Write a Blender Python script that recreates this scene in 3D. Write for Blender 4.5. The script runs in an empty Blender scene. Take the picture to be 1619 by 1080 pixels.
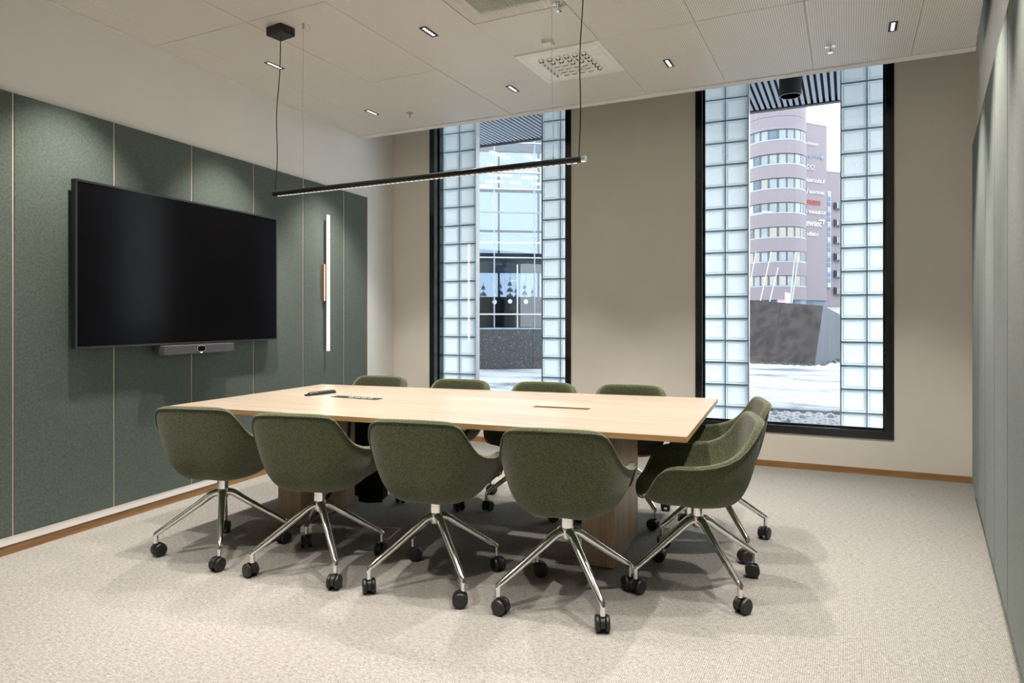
import bpy, bmesh, math, random
from mathutils import Vector, Matrix
random.seed(7)
S = bpy.context.scene
C = S.collection
PI = math.pi
def R_(a): return math.radians(a)

# ------------------------------------------------------------------ camera, sky, exposure
CAM_H = 1.25
PSI = R_(26.18)
cam = bpy.data.cameras.new('camera')
cam.sensor_fit = 'HORIZONTAL'; cam.sensor_width = 36.0; cam.lens = 24.0
cam.shift_y = -(540 - 501) / 1619.0
cam.clip_start = 0.02; cam.clip_end = 600
camo = bpy.data.objects.new('camera', cam); C.objects.link(camo)
camo.location = (0, 0, CAM_H); camo.rotation_euler = (PI / 2, 0, PSI)
S.camera = camo

SKY = (0.87, 0.935, 1.0); SKY_STRENGTH = 5.6
LAMP_COL = (1.0, 0.92, 0.82); LAMP_W = 140.0
SCONCE_EMIT = 9.0

w = bpy.data.worlds.new('sky'); S.world = w; w.use_nodes = True
nt = w.node_tree; nt.nodes.clear()
wo = nt.nodes.new('ShaderNodeOutputWorld'); bg = nt.nodes.new('ShaderNodeBackground')
bg.inputs[0].default_value = (*SKY, 1); bg.inputs[1].default_value = SKY_STRENGTH
nt.links.new(bg.outputs[0], wo.inputs[0])
S.view_settings.view_transform = 'Standard'; S.view_settings.look = 'None'
S.view_settings.exposure = 0.30; S.view_settings.gamma = 1.0
S.view_settings.use_curve_mapping = False

# ------------------------------------------------------------------ materials
class NT:
    def __init__(s, name):
        s.m = bpy.data.materials.new(name); s.m.use_nodes = True
        s.t = s.m.node_tree; s.t.nodes.clear()
        s.out = s.n('ShaderNodeOutputMaterial')
    def n(s, kind, **kw):
        x = s.t.nodes.new(kind)
        for k, v in kw.items(): setattr(x, k, v)
        return x
    def l(s, a, b): s.t.links.new(a, b)
    def coord(s, scale=(1, 1, 1), rot=(0, 0, 0), kind='Object'):
        tc = s.n('ShaderNodeTexCoord'); mp = s.n('ShaderNodeMapping')
        mp.inputs['Scale'].default_value = scale; mp.inputs['Rotation'].default_value = rot
        s.l(tc.outputs[kind], mp.inputs['Vector']); return mp.outputs[0]
    def noise(s, vec, scale, detail=4, rough=0.6):
        x = s.n('ShaderNodeTexNoise'); x.inputs['Scale'].default_value = scale
        x.inputs['Detail'].default_value = detail; x.inputs['Roughness'].default_value = rough
        s.l(vec, x.inputs['Vector']); return x.outputs['Fac']
    def ramp(s, fac, stops):
        x = s.n('ShaderNodeValToRGB'); e = x.color_ramp.elements
        e[0].position, e[0].color = stops[0][0], (*stops[0][1], 1)
        e[1].position, e[1].color = stops[-1][0], (*stops[-1][1], 1)
        for p, c in stops[1:-1]:
            q = e.new(p); q.color = (*c, 1)
        s.l(fac, x.inputs[0]); return x.outputs[0]
    def math(s, op, a, b=None):
        x = s.n('ShaderNodeMath', operation=op)
        for i, v in enumerate((a, b)):
            if v is None: continue
            if isinstance(v, (int, float)): x.inputs[i].default_value = v
            else: s.l(v, x.inputs[i])
        return x.outputs[0]
    def mix(s, fac, a, b):
        x = s.n('ShaderNodeMix', data_type='RGBA')
        for i, v in ((0, fac), (6, a), (7, b)):
            if isinstance(v, (int, float)): x.inputs[i].default_value = v
            elif isinstance(v, tuple): x.inputs[i].default_value = (*v, 1)
            else: s.l(v, x.inputs[i])
        return x.outputs[2]
    def bsdf(s, col, rough=0.6, metal=0.0, spec=0.5, bump=None, bs=0.1, bd=0.01, **kw):
        p = s.n('ShaderNodeBsdfPrincipled')
        if isinstance(col, tuple): p.inputs['Base Color'].default_value = (*col, 1)
        else: s.l(col, p.inputs['Base Color'])
        if isinstance(rough, (int, float)): p.inputs['Roughness'].default_value = rough
        else: s.l(rough, p.inputs['Roughness'])
        p.inputs['Metallic'].default_value = metal
        p.inputs['Specular IOR Level'].default_value = spec
        for k, v in kw.items(): p.inputs[k].default_value = v
        if bump is not None:
            b = s.n('ShaderNodeBump'); b.inputs['Strength'].default_value = bs; b.inputs['Distance'].default_value = bd
            s.l(bump, b.inputs['Height']); s.l(b.outputs[0], p.inputs['Normal'])
        s.l(p.outputs[0], s.out.inputs[0]); return p

def plain(name, col, rough=0.5, metal=0.0, spec=0.5, var=0.06, vs=14.0):
    t = NT(name); v = t.coord()
    f = t.noise(v, vs, 3)
    a = tuple(c * (1 - var) for c in col); b = tuple(min(1, c * (1 + var)) for c in col)
    t.bsdf(t.ramp(f, [(0.3, a), (0.7, b)]), rough, metal, spec); return t.m
def paint(name, col):
    t = NT(name); v = t.coord()
    f = t.noise(v, 260, 2); g = t.noise(v, 2.2, 3)
    a = tuple(c * 0.975 for c in col); b = tuple(min(1, c * 1.02) for c in col)
    t.bsdf(t.ramp(g, [(0.3, a), (0.7, b)]), 0.72, 0, 0.3, f, 0.12, 0.002); return t.m
def wood(name, c1, c2, c3, axis=0, rough=0.38, scale=1.0, spec=0.5):
    t = NT(name)
    sc = [9.0 * scale] * 3; sc[axis] = 0.55 * scale
    v = t.coord(tuple(sc))
    f = t.noise(v, 2.0, 8, 0.62)
    sc2 = [90.0 * scale] * 3; sc2[axis] = 2.2 * scale
    g = t.noise(t.coord(tuple(sc2)), 1.6, 4, 0.7)
    m = t.math('ADD', t.math('MULTIPLY', f, 0.62), t.math('MULTIPLY', g, 0.38))
    col = t.ramp(m, [(0.36, c1), (0.5, c2), (0.64, c3)])
    t.bsdf(col, rough, 0, spec, g, 0.06, 0.002); return t.m
def emis(name, col, st):
    t = NT(name); e = t.n('ShaderNodeEmission'); e.inputs[0].default_value = (*col, 1); e.inputs[1].default_value = st
    t.l(e.outputs[0], t.out.inputs[0]); return t.m
def felt(name, dark, light):
    t = NT(name); v = t.coord()
    f = t.noise(v, 420, 2, 0.8); g = t.noise(v, 85, 3, 0.7)
    m = t.math('ADD', t.math('MULTIPLY', f, 0.6), t.math('MULTIPLY', g, 0.4))
    t.bsdf(t.ramp(m, [(0.34, dark), (0.52, tuple((a + b) / 2 for a, b in zip(dark, light))), (0.68, light)]), 0.95, 0, 0.1, f, 0.35, 0.003, **{'Sheen Weight': 0.15}); return t.m
def fabric(name):
    t = NT(name); v = t.coord()
    vo = t.n('ShaderNodeTexVoronoi'); vo.inputs['Scale'].default_value = 260; t.l(v, vo.inputs['Vector'])
    f = t.noise(v, 300, 2, 0.8)
    m = t.math('ADD', t.math('MULTIPLY', vo.outputs['Distance'], 0.7), t.math('MULTIPLY', f, 0.5))
    col = t.ramp(m, [(0.3, (0.165, 0.185, 0.105)), (0.55, (0.092, 0.105, 0.056)), (0.85, (0.038, 0.044, 0.022))])
    t.bsdf(col, 0.95, 0, 0.1, t.math('MULTIPLY', m, -1.0), 0.8, 0.004, **{'Sheen Weight': 0.3, 'Sheen Roughness': 0.5}); return t.m
def carpet():
    t = NT('carpet'); 
    v1 = t.coord((1, 1, 1), (0, 0, R_(0)))
    f = t.noise(v1, 170, 2, 0.7)
    g = t.noise(t.coord((260, 46, 100)), 1.0, 2, 0.7)
    h = t.noise(t.coord((70, 300, 100)), 1.0, 2, 0.6)
    big = t.noise(v1, 2.2, 3)
    wv = t.n('ShaderNodeTexWave'); wv.inputs['Scale'].default_value = 42; wv.inputs['Distortion'].default_value = 1.2
    t.l(v1, wv.inputs['Vector'])
    m = t.math('ADD', t.math('MULTIPLY', f, 0.34), t.math('ADD', t.math('MULTIPLY', g, 0.36), t.math('MULTIPLY', h, 0.3)))
    k2 = t.noise(t.coord((38, 120, 100)), 1.0, 2, 0.7)
    m = t.math('ADD', m, t.math('MULTIPLY', t.math('SUBTRACT', wv.outputs['Fac'], 0.5), 0.10))
    m = t.math('ADD', m, t.math('MULTIPLY', t.math('SUBTRACT', k2, 0.5), 0.35))
    col = t.ramp(m, [(0.33, (0.130, 0.123, 0.112)), (0.5, (0.290, 0.280, 0.262)), (0.66, (0.44, 0.43, 0.41))])
    col = t.mix(t.math('MULTIPLY', big, 0.22), col, (0.25, 0.238, 0.217))
    t.bsdf(col, 0.95, 0, 0.12, m, 0.5, 0.006); return t.m
def perforated():
    t = NT('perforated ceiling'); v = t.coord()
    sp = t.n('ShaderNodeSeparateXYZ'); t.l(v, sp.inputs[0])
    p = 0.0128
    fx = t.math('SUBTRACT', t.math('FRACT', t.math('DIVIDE', sp.outputs[0], p)), 0.5)
    fy = t.math('SUBTRACT', t.math('FRACT', t.math('DIVIDE', sp.outputs[1], p)), 0.5)
    d = t.math('ADD', t.math('MULTIPLY', fx, fx), t.math('MULTIPLY', t.math('MULTIPLY', fy, fy), 0.55))
    hole = t.math('LESS_THAN', d, 0.062)
    g = t.noise(v, 1.6, 3)
    base = t.ramp(g, [(0.3, (0.86, 0.835, 0.795)), (0.7, (0.885, 0.86, 0.82))])
    t.bsdf(t.mix(hole, base, (0.44, 0.40, 0.34)), 0.42, 0, 0.5); return t.m
def pane(name, tint=(0.97, 0.985, 0.98), f0=0.05):
    t = NT(name); tr = t.n('ShaderNodeBsdfTransparent'); gl = t.n('ShaderNodeBsdfGlossy'); mx = t.n('ShaderNodeMixShader')
    fr = t.n('ShaderNodeFresnel'); ge = t.n('ShaderNodeNewGeometry')
    t.l(t.math('ADD', t.math('MULTIPLY', ge.outputs['Backfacing'], 1 / 1.45 - 1.45), 1.45), fr.inputs['IOR'])
    tr.inputs[0].default_value = (*tint, 1); gl.inputs['Roughness'].default_value = 0.0
    t.l(t.math('ADD', fr.outputs[0], f0 - 0.04), mx.inputs[0])
    t.l(tr.outputs[0], mx.inputs[1]); t.l(gl.outputs[0], mx.inputs[2]); t.l(mx.outputs[0], t.out.inputs[0]); return t.m
def frosted(name, col, tl=0.85):
    t = NT(name); v = t.coord(); f = t.noise(v, 40, 3)
    c = t.ramp(f, [(0.3, tuple(x * 0.95 for x in col)), (0.7, col)])
    a = t.n('ShaderNodeBsdfTranslucent'); b = t.n('ShaderNodeBsdfDiffuse'); g = t.n('ShaderNodeBsdfGlossy')
    g.inputs['Roughness'].default_value = 0.15
    t.l(c, a.inputs[0]); t.l(c, b.inputs[0])
    m1 = t.n('ShaderNodeMixShader'); m1.inputs[0].default_value = 1 - tl
    t.l(a.outputs[0], m1.inputs[1]); t.l(b.outputs[0], m1.inputs[2])
    m2 = t.n('ShaderNodeMixShader'); m2.inputs[0].default_value = 0.05
    t.l(m1.outputs[0], m2.inputs[1]); t.l(g.outputs[0], m2.inputs[2]); t.l(m2.outputs[0], t.out.inputs[0]); return t.m
def snow_ground():
    t = NT('snowy paving')
    f = t.noise(t.coord((0.42, 0.95, 1)), 1.1, 5, 0.6)
    g = t.noise(t.coord((3, 9, 1)), 2.0, 4, 0.7)
    m = t.math('ADD', t.math('MULTIPLY', f, 0.72), t.math('MULTIPLY', g, 0.28))
    t.bsdf(t.ramp(m, [(0.38, (0.0488, 0.0554, 0.0693)), (0.46, (0.1716, 0.1841, 0.2046)), (0.52, (0.2290, 0.2376, 0.2495))]), 0.9, 0, 0.2, g, 0.3, 0.02); return t.m
def brickwork(name, c1, c2, mortar, scale):
    t = NT(name); v = t.coord()
    sp = t.n('ShaderNodeSeparateXYZ'); t.l(v, sp.inputs[0])
    cb = t.n('ShaderNodeCombineXYZ'); t.l(t.math('ADD', sp.outputs[0], sp.outputs[1]), cb.inputs[0]); t.l(sp.outputs[2], cb.inputs[1])
    b = t.n('ShaderNodeTexBrick'); b.inputs['Scale'].default_value = scale
    b.inputs['Color1'].default_value = (*c1, 1); b.inputs['Color2'].default_value = (*c2, 1); b.inputs['Mortar'].default_value = (*mortar, 1)
    b.inputs['Mortar Size'].default_value = 0.03
    t.l(cb.outputs[0], b.inputs['Vector'])
    n = t.noise(v, 0.22, 4)
    t.bsdf(t.mix(t.math('MULTIPLY', n, 0.35), b.outputs[0], tuple(x * 1.25 for x in c1)), 0.9, 0, 0.2); return t.m
def granite():
    t = NT('dark granite'); v = t.coord()
    vo = t.n('ShaderNodeTexVoronoi'); vo.inputs['Scale'].default_value = 34; t.l(v, vo.inputs['Vector'])
    f = t.noise(v, 30, 6, 0.8)
    m = t.math('ADD', t.math('MULTIPLY', f, 0.75), t.math('MULTIPLY', vo.outputs['Distance'], 0.35))
    t.bsdf(t.ramp(m, [(0.44, (0.003, 0.004, 0.006)), (0.6, (0.009, 0.010, 0.014)), (0.76, (0.10, 0.11, 0.125))]), 0.4, 0, 0.5); return t.m
def streaked(name, c1, c2):
    t = NT(name)
    f = t.noise(t.coord((2.2, 2.2, 0.12)), 1.6, 5, 0.6)
    t.bsdf(t.ramp(f, [(0.36, c1), (0.62, c2)]), 0.75, 0, 0.2); return t.m

M = dict(
    wall=paint('warm off-white paint', (0.86, 0.845, 0.82)),
    beige=paint('warm beige paint', (0.84, 0.80, 0.725)),
    ceil=perforated(), ceil_plain=paint('ceiling paint', (0.85, 0.825, 0.78)),
    void=plain('ceiling void', (0.02, 0.02, 0.022), 0.9),
    felt=felt('green felt', (0.050, 0.068, 0.059), (0.163, 0.202, 0.178)),
    gold=plain('brass seam', (0.72, 0.58, 0.44), 0.4, 0.2),
    carpet=carpet(),
    oak=wood('pale oak', (0.3240, 0.2610, 0.1998), (0.3825, 0.3195, 0.2520), (0.4410, 0.3825, 0.3150), 0, 0.34),
    oak_edge=wood('oak edge', (0.36, 0.21, 0.085), (0.46, 0.29, 0.135), (0.54, 0.36, 0.18), 0, 0.4),
    oak_leg=wood('oak leg', (0.31, 0.215, 0.13), (0.41, 0.295, 0.19), (0.50, 0.375, 0.255), 2, 0.42),
    oak_trim=wood('oak skirting', (0.22, 0.115, 0.045), (0.34, 0.19, 0.08), (0.45, 0.27, 0.13), 1, 0.4),
    oak_trim_x=wood('oak skirting back', (0.22, 0.115, 0.045), (0.34, 0.19, 0.08), (0.45, 0.27, 0.13), 0, 0.4),
    black=plain('black plastic', (0.014, 0.014, 0.015), 0.42),
    deep_black=plain('matt black', (0.004, 0.004, 0.005), 0.7, 0, 0.2),
    black_metal=plain('black metal', (0.016, 0.016, 0.018), 0.3, 0.2),
    frame=plain('black window frame', (0.012, 0.013, 0.015), 0.16),
    screen=plain('dark screen', (0.004, 0.004, 0.005), 0.14, 0, 0.04, 0.02),
    chrome=plain('polished aluminium', (0.86, 0.85, 0.83), 0.09, 1.0, 0.5, 0.015),
    steel=plain('brushed steel', (0.55, 0.54, 0.52), 0.3, 1.0),
    plate=plain('white enamel', (0.95, 0.945, 0.93), 0.35),
    white=plain('white plastic', (0.82, 0.81, 0.79), 0.4),
    white_metal=plain('white metal', (0.2662, 0.2728, 0.2794), 0.4),
    grey_mesh=plain('grey grille cloth', (0.085, 0.085, 0.095), 0.7, 0, 0.3, 0.3, 300),
    copper=plain('copper plate', (0.50, 0.34, 0.25), 0.45, 0.2),
    red=plain('red glass', (0.6, 0.03, 0.02), 0.3),
    orange=plain('orange key', (0.75, 0.20, 0.08), 0.5),
    grey_key=plain('pale key', (0.45, 0.45, 0.46), 0.5),
    blue_key=plain('blue key', (0.12, 0.2, 0.5), 0.5),
    fabric=fabric('green boucle'),
    black_cloth=plain('black cloth', (0.010, 0.010, 0.011), 0.9, 0, 0.1),
    pane=pane('window glass'), pane_far=pane('facade glass', (0.30, 0.345, 0.40), 0.07),
    block=frosted('frosted block glass', (0.66, 0.68, 0.70), 0.9),
    block_rim=frosted('block glass rim', (0.60, 0.66, 0.69), 0.85),
    joint=frosted('block joint', (0.34, 0.41, 0.45), 0.6),
    led=emis('led cell', (1.0, 0.96, 0.9), 3.0), led_bar=emis('led strip', (1.0, 0.95, 0.85), 0.65),
    sconce=emis('lit opal tube', (1.0, 0.88, 0.76), SCONCE_EMIT),
    lit=emis('lit ceiling strip', (1.0, 0.97, 0.92), 11.0), globe=emis('lit globe', (1.0, 0.93, 0.80), 9.0),
    lit_window=emis('lit office window', (0.84, 0.86, 0.84), 0.85),
    snow=snow_ground(), snow_lump=plain('snow on stone', (0.1771, 0.1843, 0.1980), 0.9, 0, 0.2, 0.25, 9),
    stone=plain('grey kerb stone', (0.0682, 0.0786, 0.0957), 0.8, 0, 0.3, 0.4, 5),
    wet=plain('wet dark ground', (0.10, 0.11, 0.13), 0.8, 0, 0.3, 0.3, 3),
    dirt=plain('dark wet joint', (0.06, 0.07, 0.09), 0.8),
    brick=brickwork('hazed brown brick', (0.1244, 0.1044, 0.1195), (0.1395, 0.1173, 0.1330), (0.1595, 0.1487, 0.1638), 1.6),  # distant haze is mixed into the brick colour: lighter and bluer
    band=plain('dark window band', (0.0272, 0.0341, 0.0478), 0.4),
    office_glass=plain('office window glass', (0.0929, 0.1144, 0.1364), 0.12, 0.0, 0.8, 0.35, 0.5),
    office_glass_dark=plain('dark office glass', (0.0648, 0.0896, 0.1288), 0.35, 0.0, 0.15, 0.3, 0.5),
    coping=plain('zinc coping', (0.1705, 0.1980, 0.2250), 0.5),
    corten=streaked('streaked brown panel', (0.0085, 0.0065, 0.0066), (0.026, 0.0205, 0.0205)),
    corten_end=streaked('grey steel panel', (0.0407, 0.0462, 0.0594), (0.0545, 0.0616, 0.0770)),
    granite=granite(), slat=plain('pale slat', (0.310, 0.347, 0.409), 0.5),
    door_grey=plain('grey brown door', (0.1023, 0.0990, 0.1056), 0.5), blue_grey=plain('blue grey profile', (0.1364, 0.1639, 0.1980), 0.4),
    leaf=plain('hazed fir needles', (0.260, 0.285, 0.310), 0.9, 0, 0.2, 0.4, 3), bush=plain('pale bush leaves', (0.0370, 0.0525, 0.0405), 0.8, 0, 0.2, 0.4, 9),  # needles paled to blue-grey, mist painted into the leaf colour
    trunk=plain('bark', (0.10, 0.08, 0.07), 0.9), pink=plain('pink sign', (0.75, 0.13, 0.42), 0.5),
    sign_white=emis('lit white letters', (0.93, 0.95, 1.0), 0.95), sign_blue=emis('lit pale blue letters', (0.58, 0.66, 0.93), 0.9),
    sign_red=emis('lit red letters', (0.80, 0.25, 0.24), 0.85),
)

# ------------------------------------------------------------------ mesh helpers
class MB:
    def __init__(s): s.v = []; s.f = []; s.m = []
    def add(s, vs, fs, mi=0):
        o = len(s.v); s.v += [tuple(p) for p in vs]
        for f in fs: s.f.append(tuple(i + o for i in f)); s.m.append(mi)
        return s
    def box(s, lo, hi, mi=0, mat=None, top=None):
        x0, y0, z0 = lo; x1, y1, z1 = hi
        vs = [(x0, y0, z0), (x1, y0, z0), (x1, y1, z0), (x0, y1, z0), (x0, y0, z1), (x1, y0, z1), (x1, y1, z1), (x0, y1, z1)]
        if mat is not None: vs = [mat @ Vector(p) for p in vs]
        return s.add(vs, [(0, 3, 2, 1), (4, 5, 6, 7), (0, 1, 5, 4), (1, 2, 6, 5), (2, 3, 7, 6), (3, 0, 4, 7)], mi)
    def prism(s, poly, z0, z1, mi=0, mside=None):
        n = len(poly)
        a = sum(poly[i][0] * poly[(i + 1) % n][1] - poly[(i + 1) % n][0] * poly[i][1] for i in range(n))
        if a < 0: poly = poly[::-1]
        vs = [(p[0], p[1], z0) for p in poly] + [(p[0], p[1], z1) for p in poly]
        s.add(vs, [tuple(range(n - 1, -1, -1)), tuple(range(n, 2 * n))], mi)
        o = len(s.v) - 2 * n
        for i in range(n):
            j = (i + 1) % n; s.f.append((o + i, o + j, o + n + j, o + n + i)); s.m.append(mi if mside is None else mside)
        return s
    def tube(s, pts, rad, n=10, mi=0, closed=False, caps=True):
        pts = [Vector(p) for p in pts]; k = len(pts)
        if not isinstance(rad, (list, tuple)): rad = [rad] * k
        vs = []; up = None
        for i, p in enumerate(pts):
            if closed: t = pts[(i + 1) % k] - pts[i - 1]
            else: t = pts[min(i + 1, k - 1)] - pts[max(i - 1, 0)]
            t.normalize()
            if up is None:
                up = Vector((0, 0, 1)) if abs(t.z) < 0.9 else Vector((1, 0, 0))
            u = (up - t * up.dot(t)).normalized(); up = u; q = t.cross(u)
            for j in range(n):
                a = 2 * PI * j / n; vs.append(p + (u * math.cos(a) + q * math.sin(a)) * rad[i])
        fs = []
        for i in range(k if closed else k - 1):
            i2 = (i + 1) % k
            for j in range(n):
                j2 = (j + 1) % n; fs.append((i * n + j, i * n + j2, i2 * n + j2, i2 * n + j))
        if caps and not closed:
            fs.append(tuple(range(n - 1, -1, -1))); fs.append(tuple(range((k - 1) * n, k * n)))
        return s.add(vs, fs, mi)
    def lathe(s, prof, n=20, mat=None, mi=0):
        vs = []; k = len(prof)
        for r, z in prof:
            for j in range(n):
                a = 2 * PI * j / n; p = Vector((r * math.cos(a), r * math.sin(a), z)); vs.append(mat @ p if mat is not None else p)
        fs = []
        for i in range(k - 1):
            for j in range(n):
                j2 = (j + 1) % n; fs.append((i * n + j, i * n + j2, (i + 1) * n + j2, (i + 1) * n + j))
        fs.append(tuple(range(n - 1, -1, -1))); fs.append(tuple(range((k - 1) * n, k * n)))
        return s.add(vs, fs, mi)
    def mesh(s, name, mats, smooth=False):
        me = bpy.data.meshes.new(name); me.from_pydata([tuple(p) for p in s.v], [], s.f)
        for m in (mats if isinstance(mats, (list, tuple)) else [mats]): me.materials.append(m)
        me.polygons.foreach_set('material_index', s.m)
        b = bmesh.new(); b.from_mesh(me); bmesh.ops.recalc_face_normals(b, faces=b.faces); b.to_mesh(me); b.free()
        if smooth:
            me.polygons.foreach_set('use_smooth', [True] * len(me.polygons))
            try: me.set_sharp_from_angle(angle=R_(smooth if smooth is not True else 40))
            except Exception: pass
        me.update(); return me
    def build(s, name, mats, parent=None, loc=(0, 0, 0), rz=0.0, smooth=False, bevel=0):
        o = bpy.data.objects.new(name, s.mesh(name, mats, smooth)); C.objects.link(o)
        o.location = loc; o.rotation_euler = (0, 0, rz)
        if parent is not None: o.parent = parent
        if bevel:
            b = o.modifiers.new('bevel', 'BEVEL'); b.width = bevel; b.segments = 2; b.limit_method = 'ANGLE'; b.angle_limit = R_(40)
        return o
def inst(o, parent=None, loc=None, rz=None):
    c = o.copy(); C.objects.link(c)
    if parent is not None: c.parent = parent
    if loc is not None: c.location = loc
    if rz is not None: c.rotation_euler = (0, 0, rz)
    return c
def put(me, name, parent, loc=(0, 0, 0), rot=(0, 0, 0)):
    o = bpy.data.objects.new(name, me); C.objects.link(o); o.parent = parent; o.location = loc; o.rotation_euler = rot; return o
def copy_tree(o, parent=None):
    c = o.copy(); C.objects.link(c)
    if parent is not None: c.parent = parent
    for ch in list(o.children): copy_tree(ch, c)
    return c
def empty(name, loc=(0, 0, 0), rz=0.0):
    o = bpy.data.objects.new(name, None); C.objects.link(o); o.location = loc; o.rotation_euler = (0, 0, rz); o.empty_display_size = 0.1; return o
def tag(o, label=None, cat=None, group=None, kind=None):
    if label: o['label'] = label
    if cat: o['category'] = cat
    if group: o['group'] = group
    if kind: o['kind'] = kind
    return o
def thing(name, label, cat, loc=(0, 0, 0), rz=0.0, group=None): return tag(empty(name, loc, rz), label, cat, group)
def struct(o): o['kind'] = 'structure'; return o

# camera-calibrated survey helpers: a bearing seen in the photograph and a true distance give a place in the world
FPX = 1079.33
RV = Vector((math.cos(PSI), math.sin(PSI))); FV = Vector((-math.sin(PSI), math.cos(PSI)))
def at(u, v, d):
    p = (RV * ((u - 809.5) / FPX) + FV) * d
    return Vector((p.x, p.y, CAM_H + (501 - v) / FPX * d))

# ------------------------------------------------------------------ room shell
ZC = 3.004
A5 = R_(5.405)
LA = Vector((-3.969, 2.018)); LD = Vector((-0.0942, 0.99555)); LN = Vector((0.99555, 0.0942))
def left_x(y): return LA.x + (y - LA.y) * LD.x / LD.y
def right_x(y): return 0.868 + (y - 6.11) * 0.0918         # plaster face of the right wall
BETA = R_(1.6); BO = Vector((0, 6.10, 0))                     # window wall: origin and turn
YR = -1.3                                                      # rear wall
def back_y(x): return 6.10 + x * math.tan(BETA)

fl = MB(); fl.prism([(left_x(YR) - .02, YR), (right_x(YR) + .02, YR), (right_x(6.14), 6.14), (left_x(6.0) - .03, 5.99)], -0.12, 0.0)
floor = struct(fl.build('floor', M['carpet']))
# left wall in its own frame: local x runs along the wall, local y points into the room
WL = MB(); WL.box((-3.6, -0.12, 0.0), (4.2, 0.0, 3.62))
wl = struct(WL.build('wall_left', M['wall'], loc=(LA.x, LA.y, 0)))
def lframe(o):                                                # local (s, n, z): s along wall, n into room
    o.matrix_world = Matrix(((LD.x, LN.x, 0, LA.x), (LD.y, LN.y, 0, LA.y), (0, 0, 1, 0), (0, 0, 0, 1)))
    return o
# (s, n, z) is left-handed, so use s' = -s: local x = -s
def lmat(): return Matrix(((-LD.x, LN.x, 0, LA.x), (-LD.y, LN.y, 0, LA.y), (0, 0, 1, 0), (0, 0, 0, 1)))
bpy.data.objects.remove(wl)
WL = MB(); WL.box((-4.2, -0.12, 0.0), (3.7, 0.0, 3.62))
wl = struct(WL.build('wall_left', M['wall'])); wl.matrix_world = lmat()
def lrot(): return lmat().to_euler()
PT = 0.022
def panel_mesh(wd, z0, z1, th):
    b = MB(); e = 0.004
    b.add([(0, 0, z0), (wd, 0, z0), (wd, 0, z1), (0, 0, z1), (0, th - e, z0), (wd, th - e, z0), (wd, th - e, z1), (0, th - e, z1),
           (e, th, z0 + e), (wd - e, th, z0 + e), (wd - e, th, z1 - e), (e, th, z1 - e)],
          [(0, 1, 2, 3), (0, 4, 5, 1), (1, 5, 6, 2), (2, 6, 7, 3), (3, 7, 4, 0), (4, 8, 9, 5), (5, 9, 10, 6), (6, 10, 11, 7), (7, 11, 8, 4), (8, 11, 10, 9)])
    return b
seams = [-2.95, -2.35, -1.75, -1.15, -0.55, 0.052, 0.645, 1.241, 1.844, 2.441, 3.035, 3.431]
for i in range(len(seams) - 1):
    wd = seams[i + 1] - seams[i] - 0.0056
    panel_mesh(wd, 0.097, 2.433, PT).build('acoustic_panel', M['felt'], wl, (-seams[i + 1] + 0.0028, 0.002, 0))
for s in seams[1:-1]:
    b = MB(); b.box((-s - 0.0028, 0.0, 0.097), (-s + 0.0028, 0.020, 2.433)); b.build('seam_strip', M['gold'], wl)
b = MB(); b.box((-3.4345, 0, 0.097), (-3.431, PT + .002, 2.433)); b.build('end_strip', M['gold'], wl)
b = MB(); b.box((-3.95, 0.0, 0.0), (3.6, 0.014, 0.05)); b2 = MB(); b2.box((-3.431, 0.0, 0.052), (3.6, 0.021, 0.0955)); b2.build('base_strip', M['wall'], wl)
k = struct(b.build('baseboard_left', M['oak_trim'])); k.matrix_world = lmat()
for o in (k,): o.data.materials[0] = M['oak_trim_x']

# right wall: plaster plus floating acoustic panels
RD = Vector((0.0918, 1)).normalized(); RN = Vector((-RD.y, RD.x))        # RN points into the room
RA = Vector((right_x(0), 0))
def rmat(): return Matrix(((RD.x, RN.x, 0, RA.x), (RD.y, RN.y, 0, RA.y), (0, 0, 1, 0), (0, 0, 0, 1)))
WR = MB(); WR.box((-1.4, -0.12, 0), (6.15, 0, 3.62))
wr = struct(WR.build('wall_right', M['wall'])); wr.matrix_world = rmat()
rs = [5.66, 5.02, 4.40, 3.78, 3.18, 2.57, 1.97, 1.36, 0.76, 0.15, -0.45, -1.2]
for i in range(len(rs) - 1):
    wd = rs[i] - rs[i + 1] - 0.006
    panel_mesh(wd, 0.098, 2.437, 0.05).build('acoustic_panel', M['felt'], wr, (rs[i + 1] + 0.003, 0.001, 0))
for s in rs[1:-1]:
    b = MB(); b.box((s - 0.0035, 0, 0.098), (s + 0.0035, 0.044, 2.437)); b.build('seam_strip', M['gold'], wr)
b = MB(); b.box((-1.3, 0.0, 0.0), (5.64, 0.012, 0.098)); b.build('recess_plinth', M['black'], wr)
# rear wall behind the camera
b = MB(); b.box((left_x(YR) - .2, YR - 0.12, 0), (right_x(YR) + .2, YR, 3.62)); struct(b.build('wall_rear', M['wall']))

# window wall with two openings, in its own frame (x along wall, y outward)
W1 = (-3.899, -2.345, 0.285, 3.50); W2 = (-1.195, 0.326, 0.285, 3.50)
TH = 0.165
wb = MB()
xs = [-4.55, W1[0], W1[1], W2[0], W2[1], 1.05]
for i in range(0, 6, 2): wb.box((xs[i], 0, 0), (xs[i + 1], TH, 3.62))
for W in (W1, W2):
    wb.box((W[0], 0, 0), (W[1], TH, W[2])); wb.box((W[0], 0, W[3]), (W[1], TH, 3.62))
wback = struct(wb.build('wall_back', M['beige'], loc=BO, rz=BETA))
b = MB(); b.box((-4.42, -0.013, 0.0), (0.875, 0.0, 0.05)); struct(b.build('baseboard_back', M['oak_trim_x'], loc=BO, rz=BETA))

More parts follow.
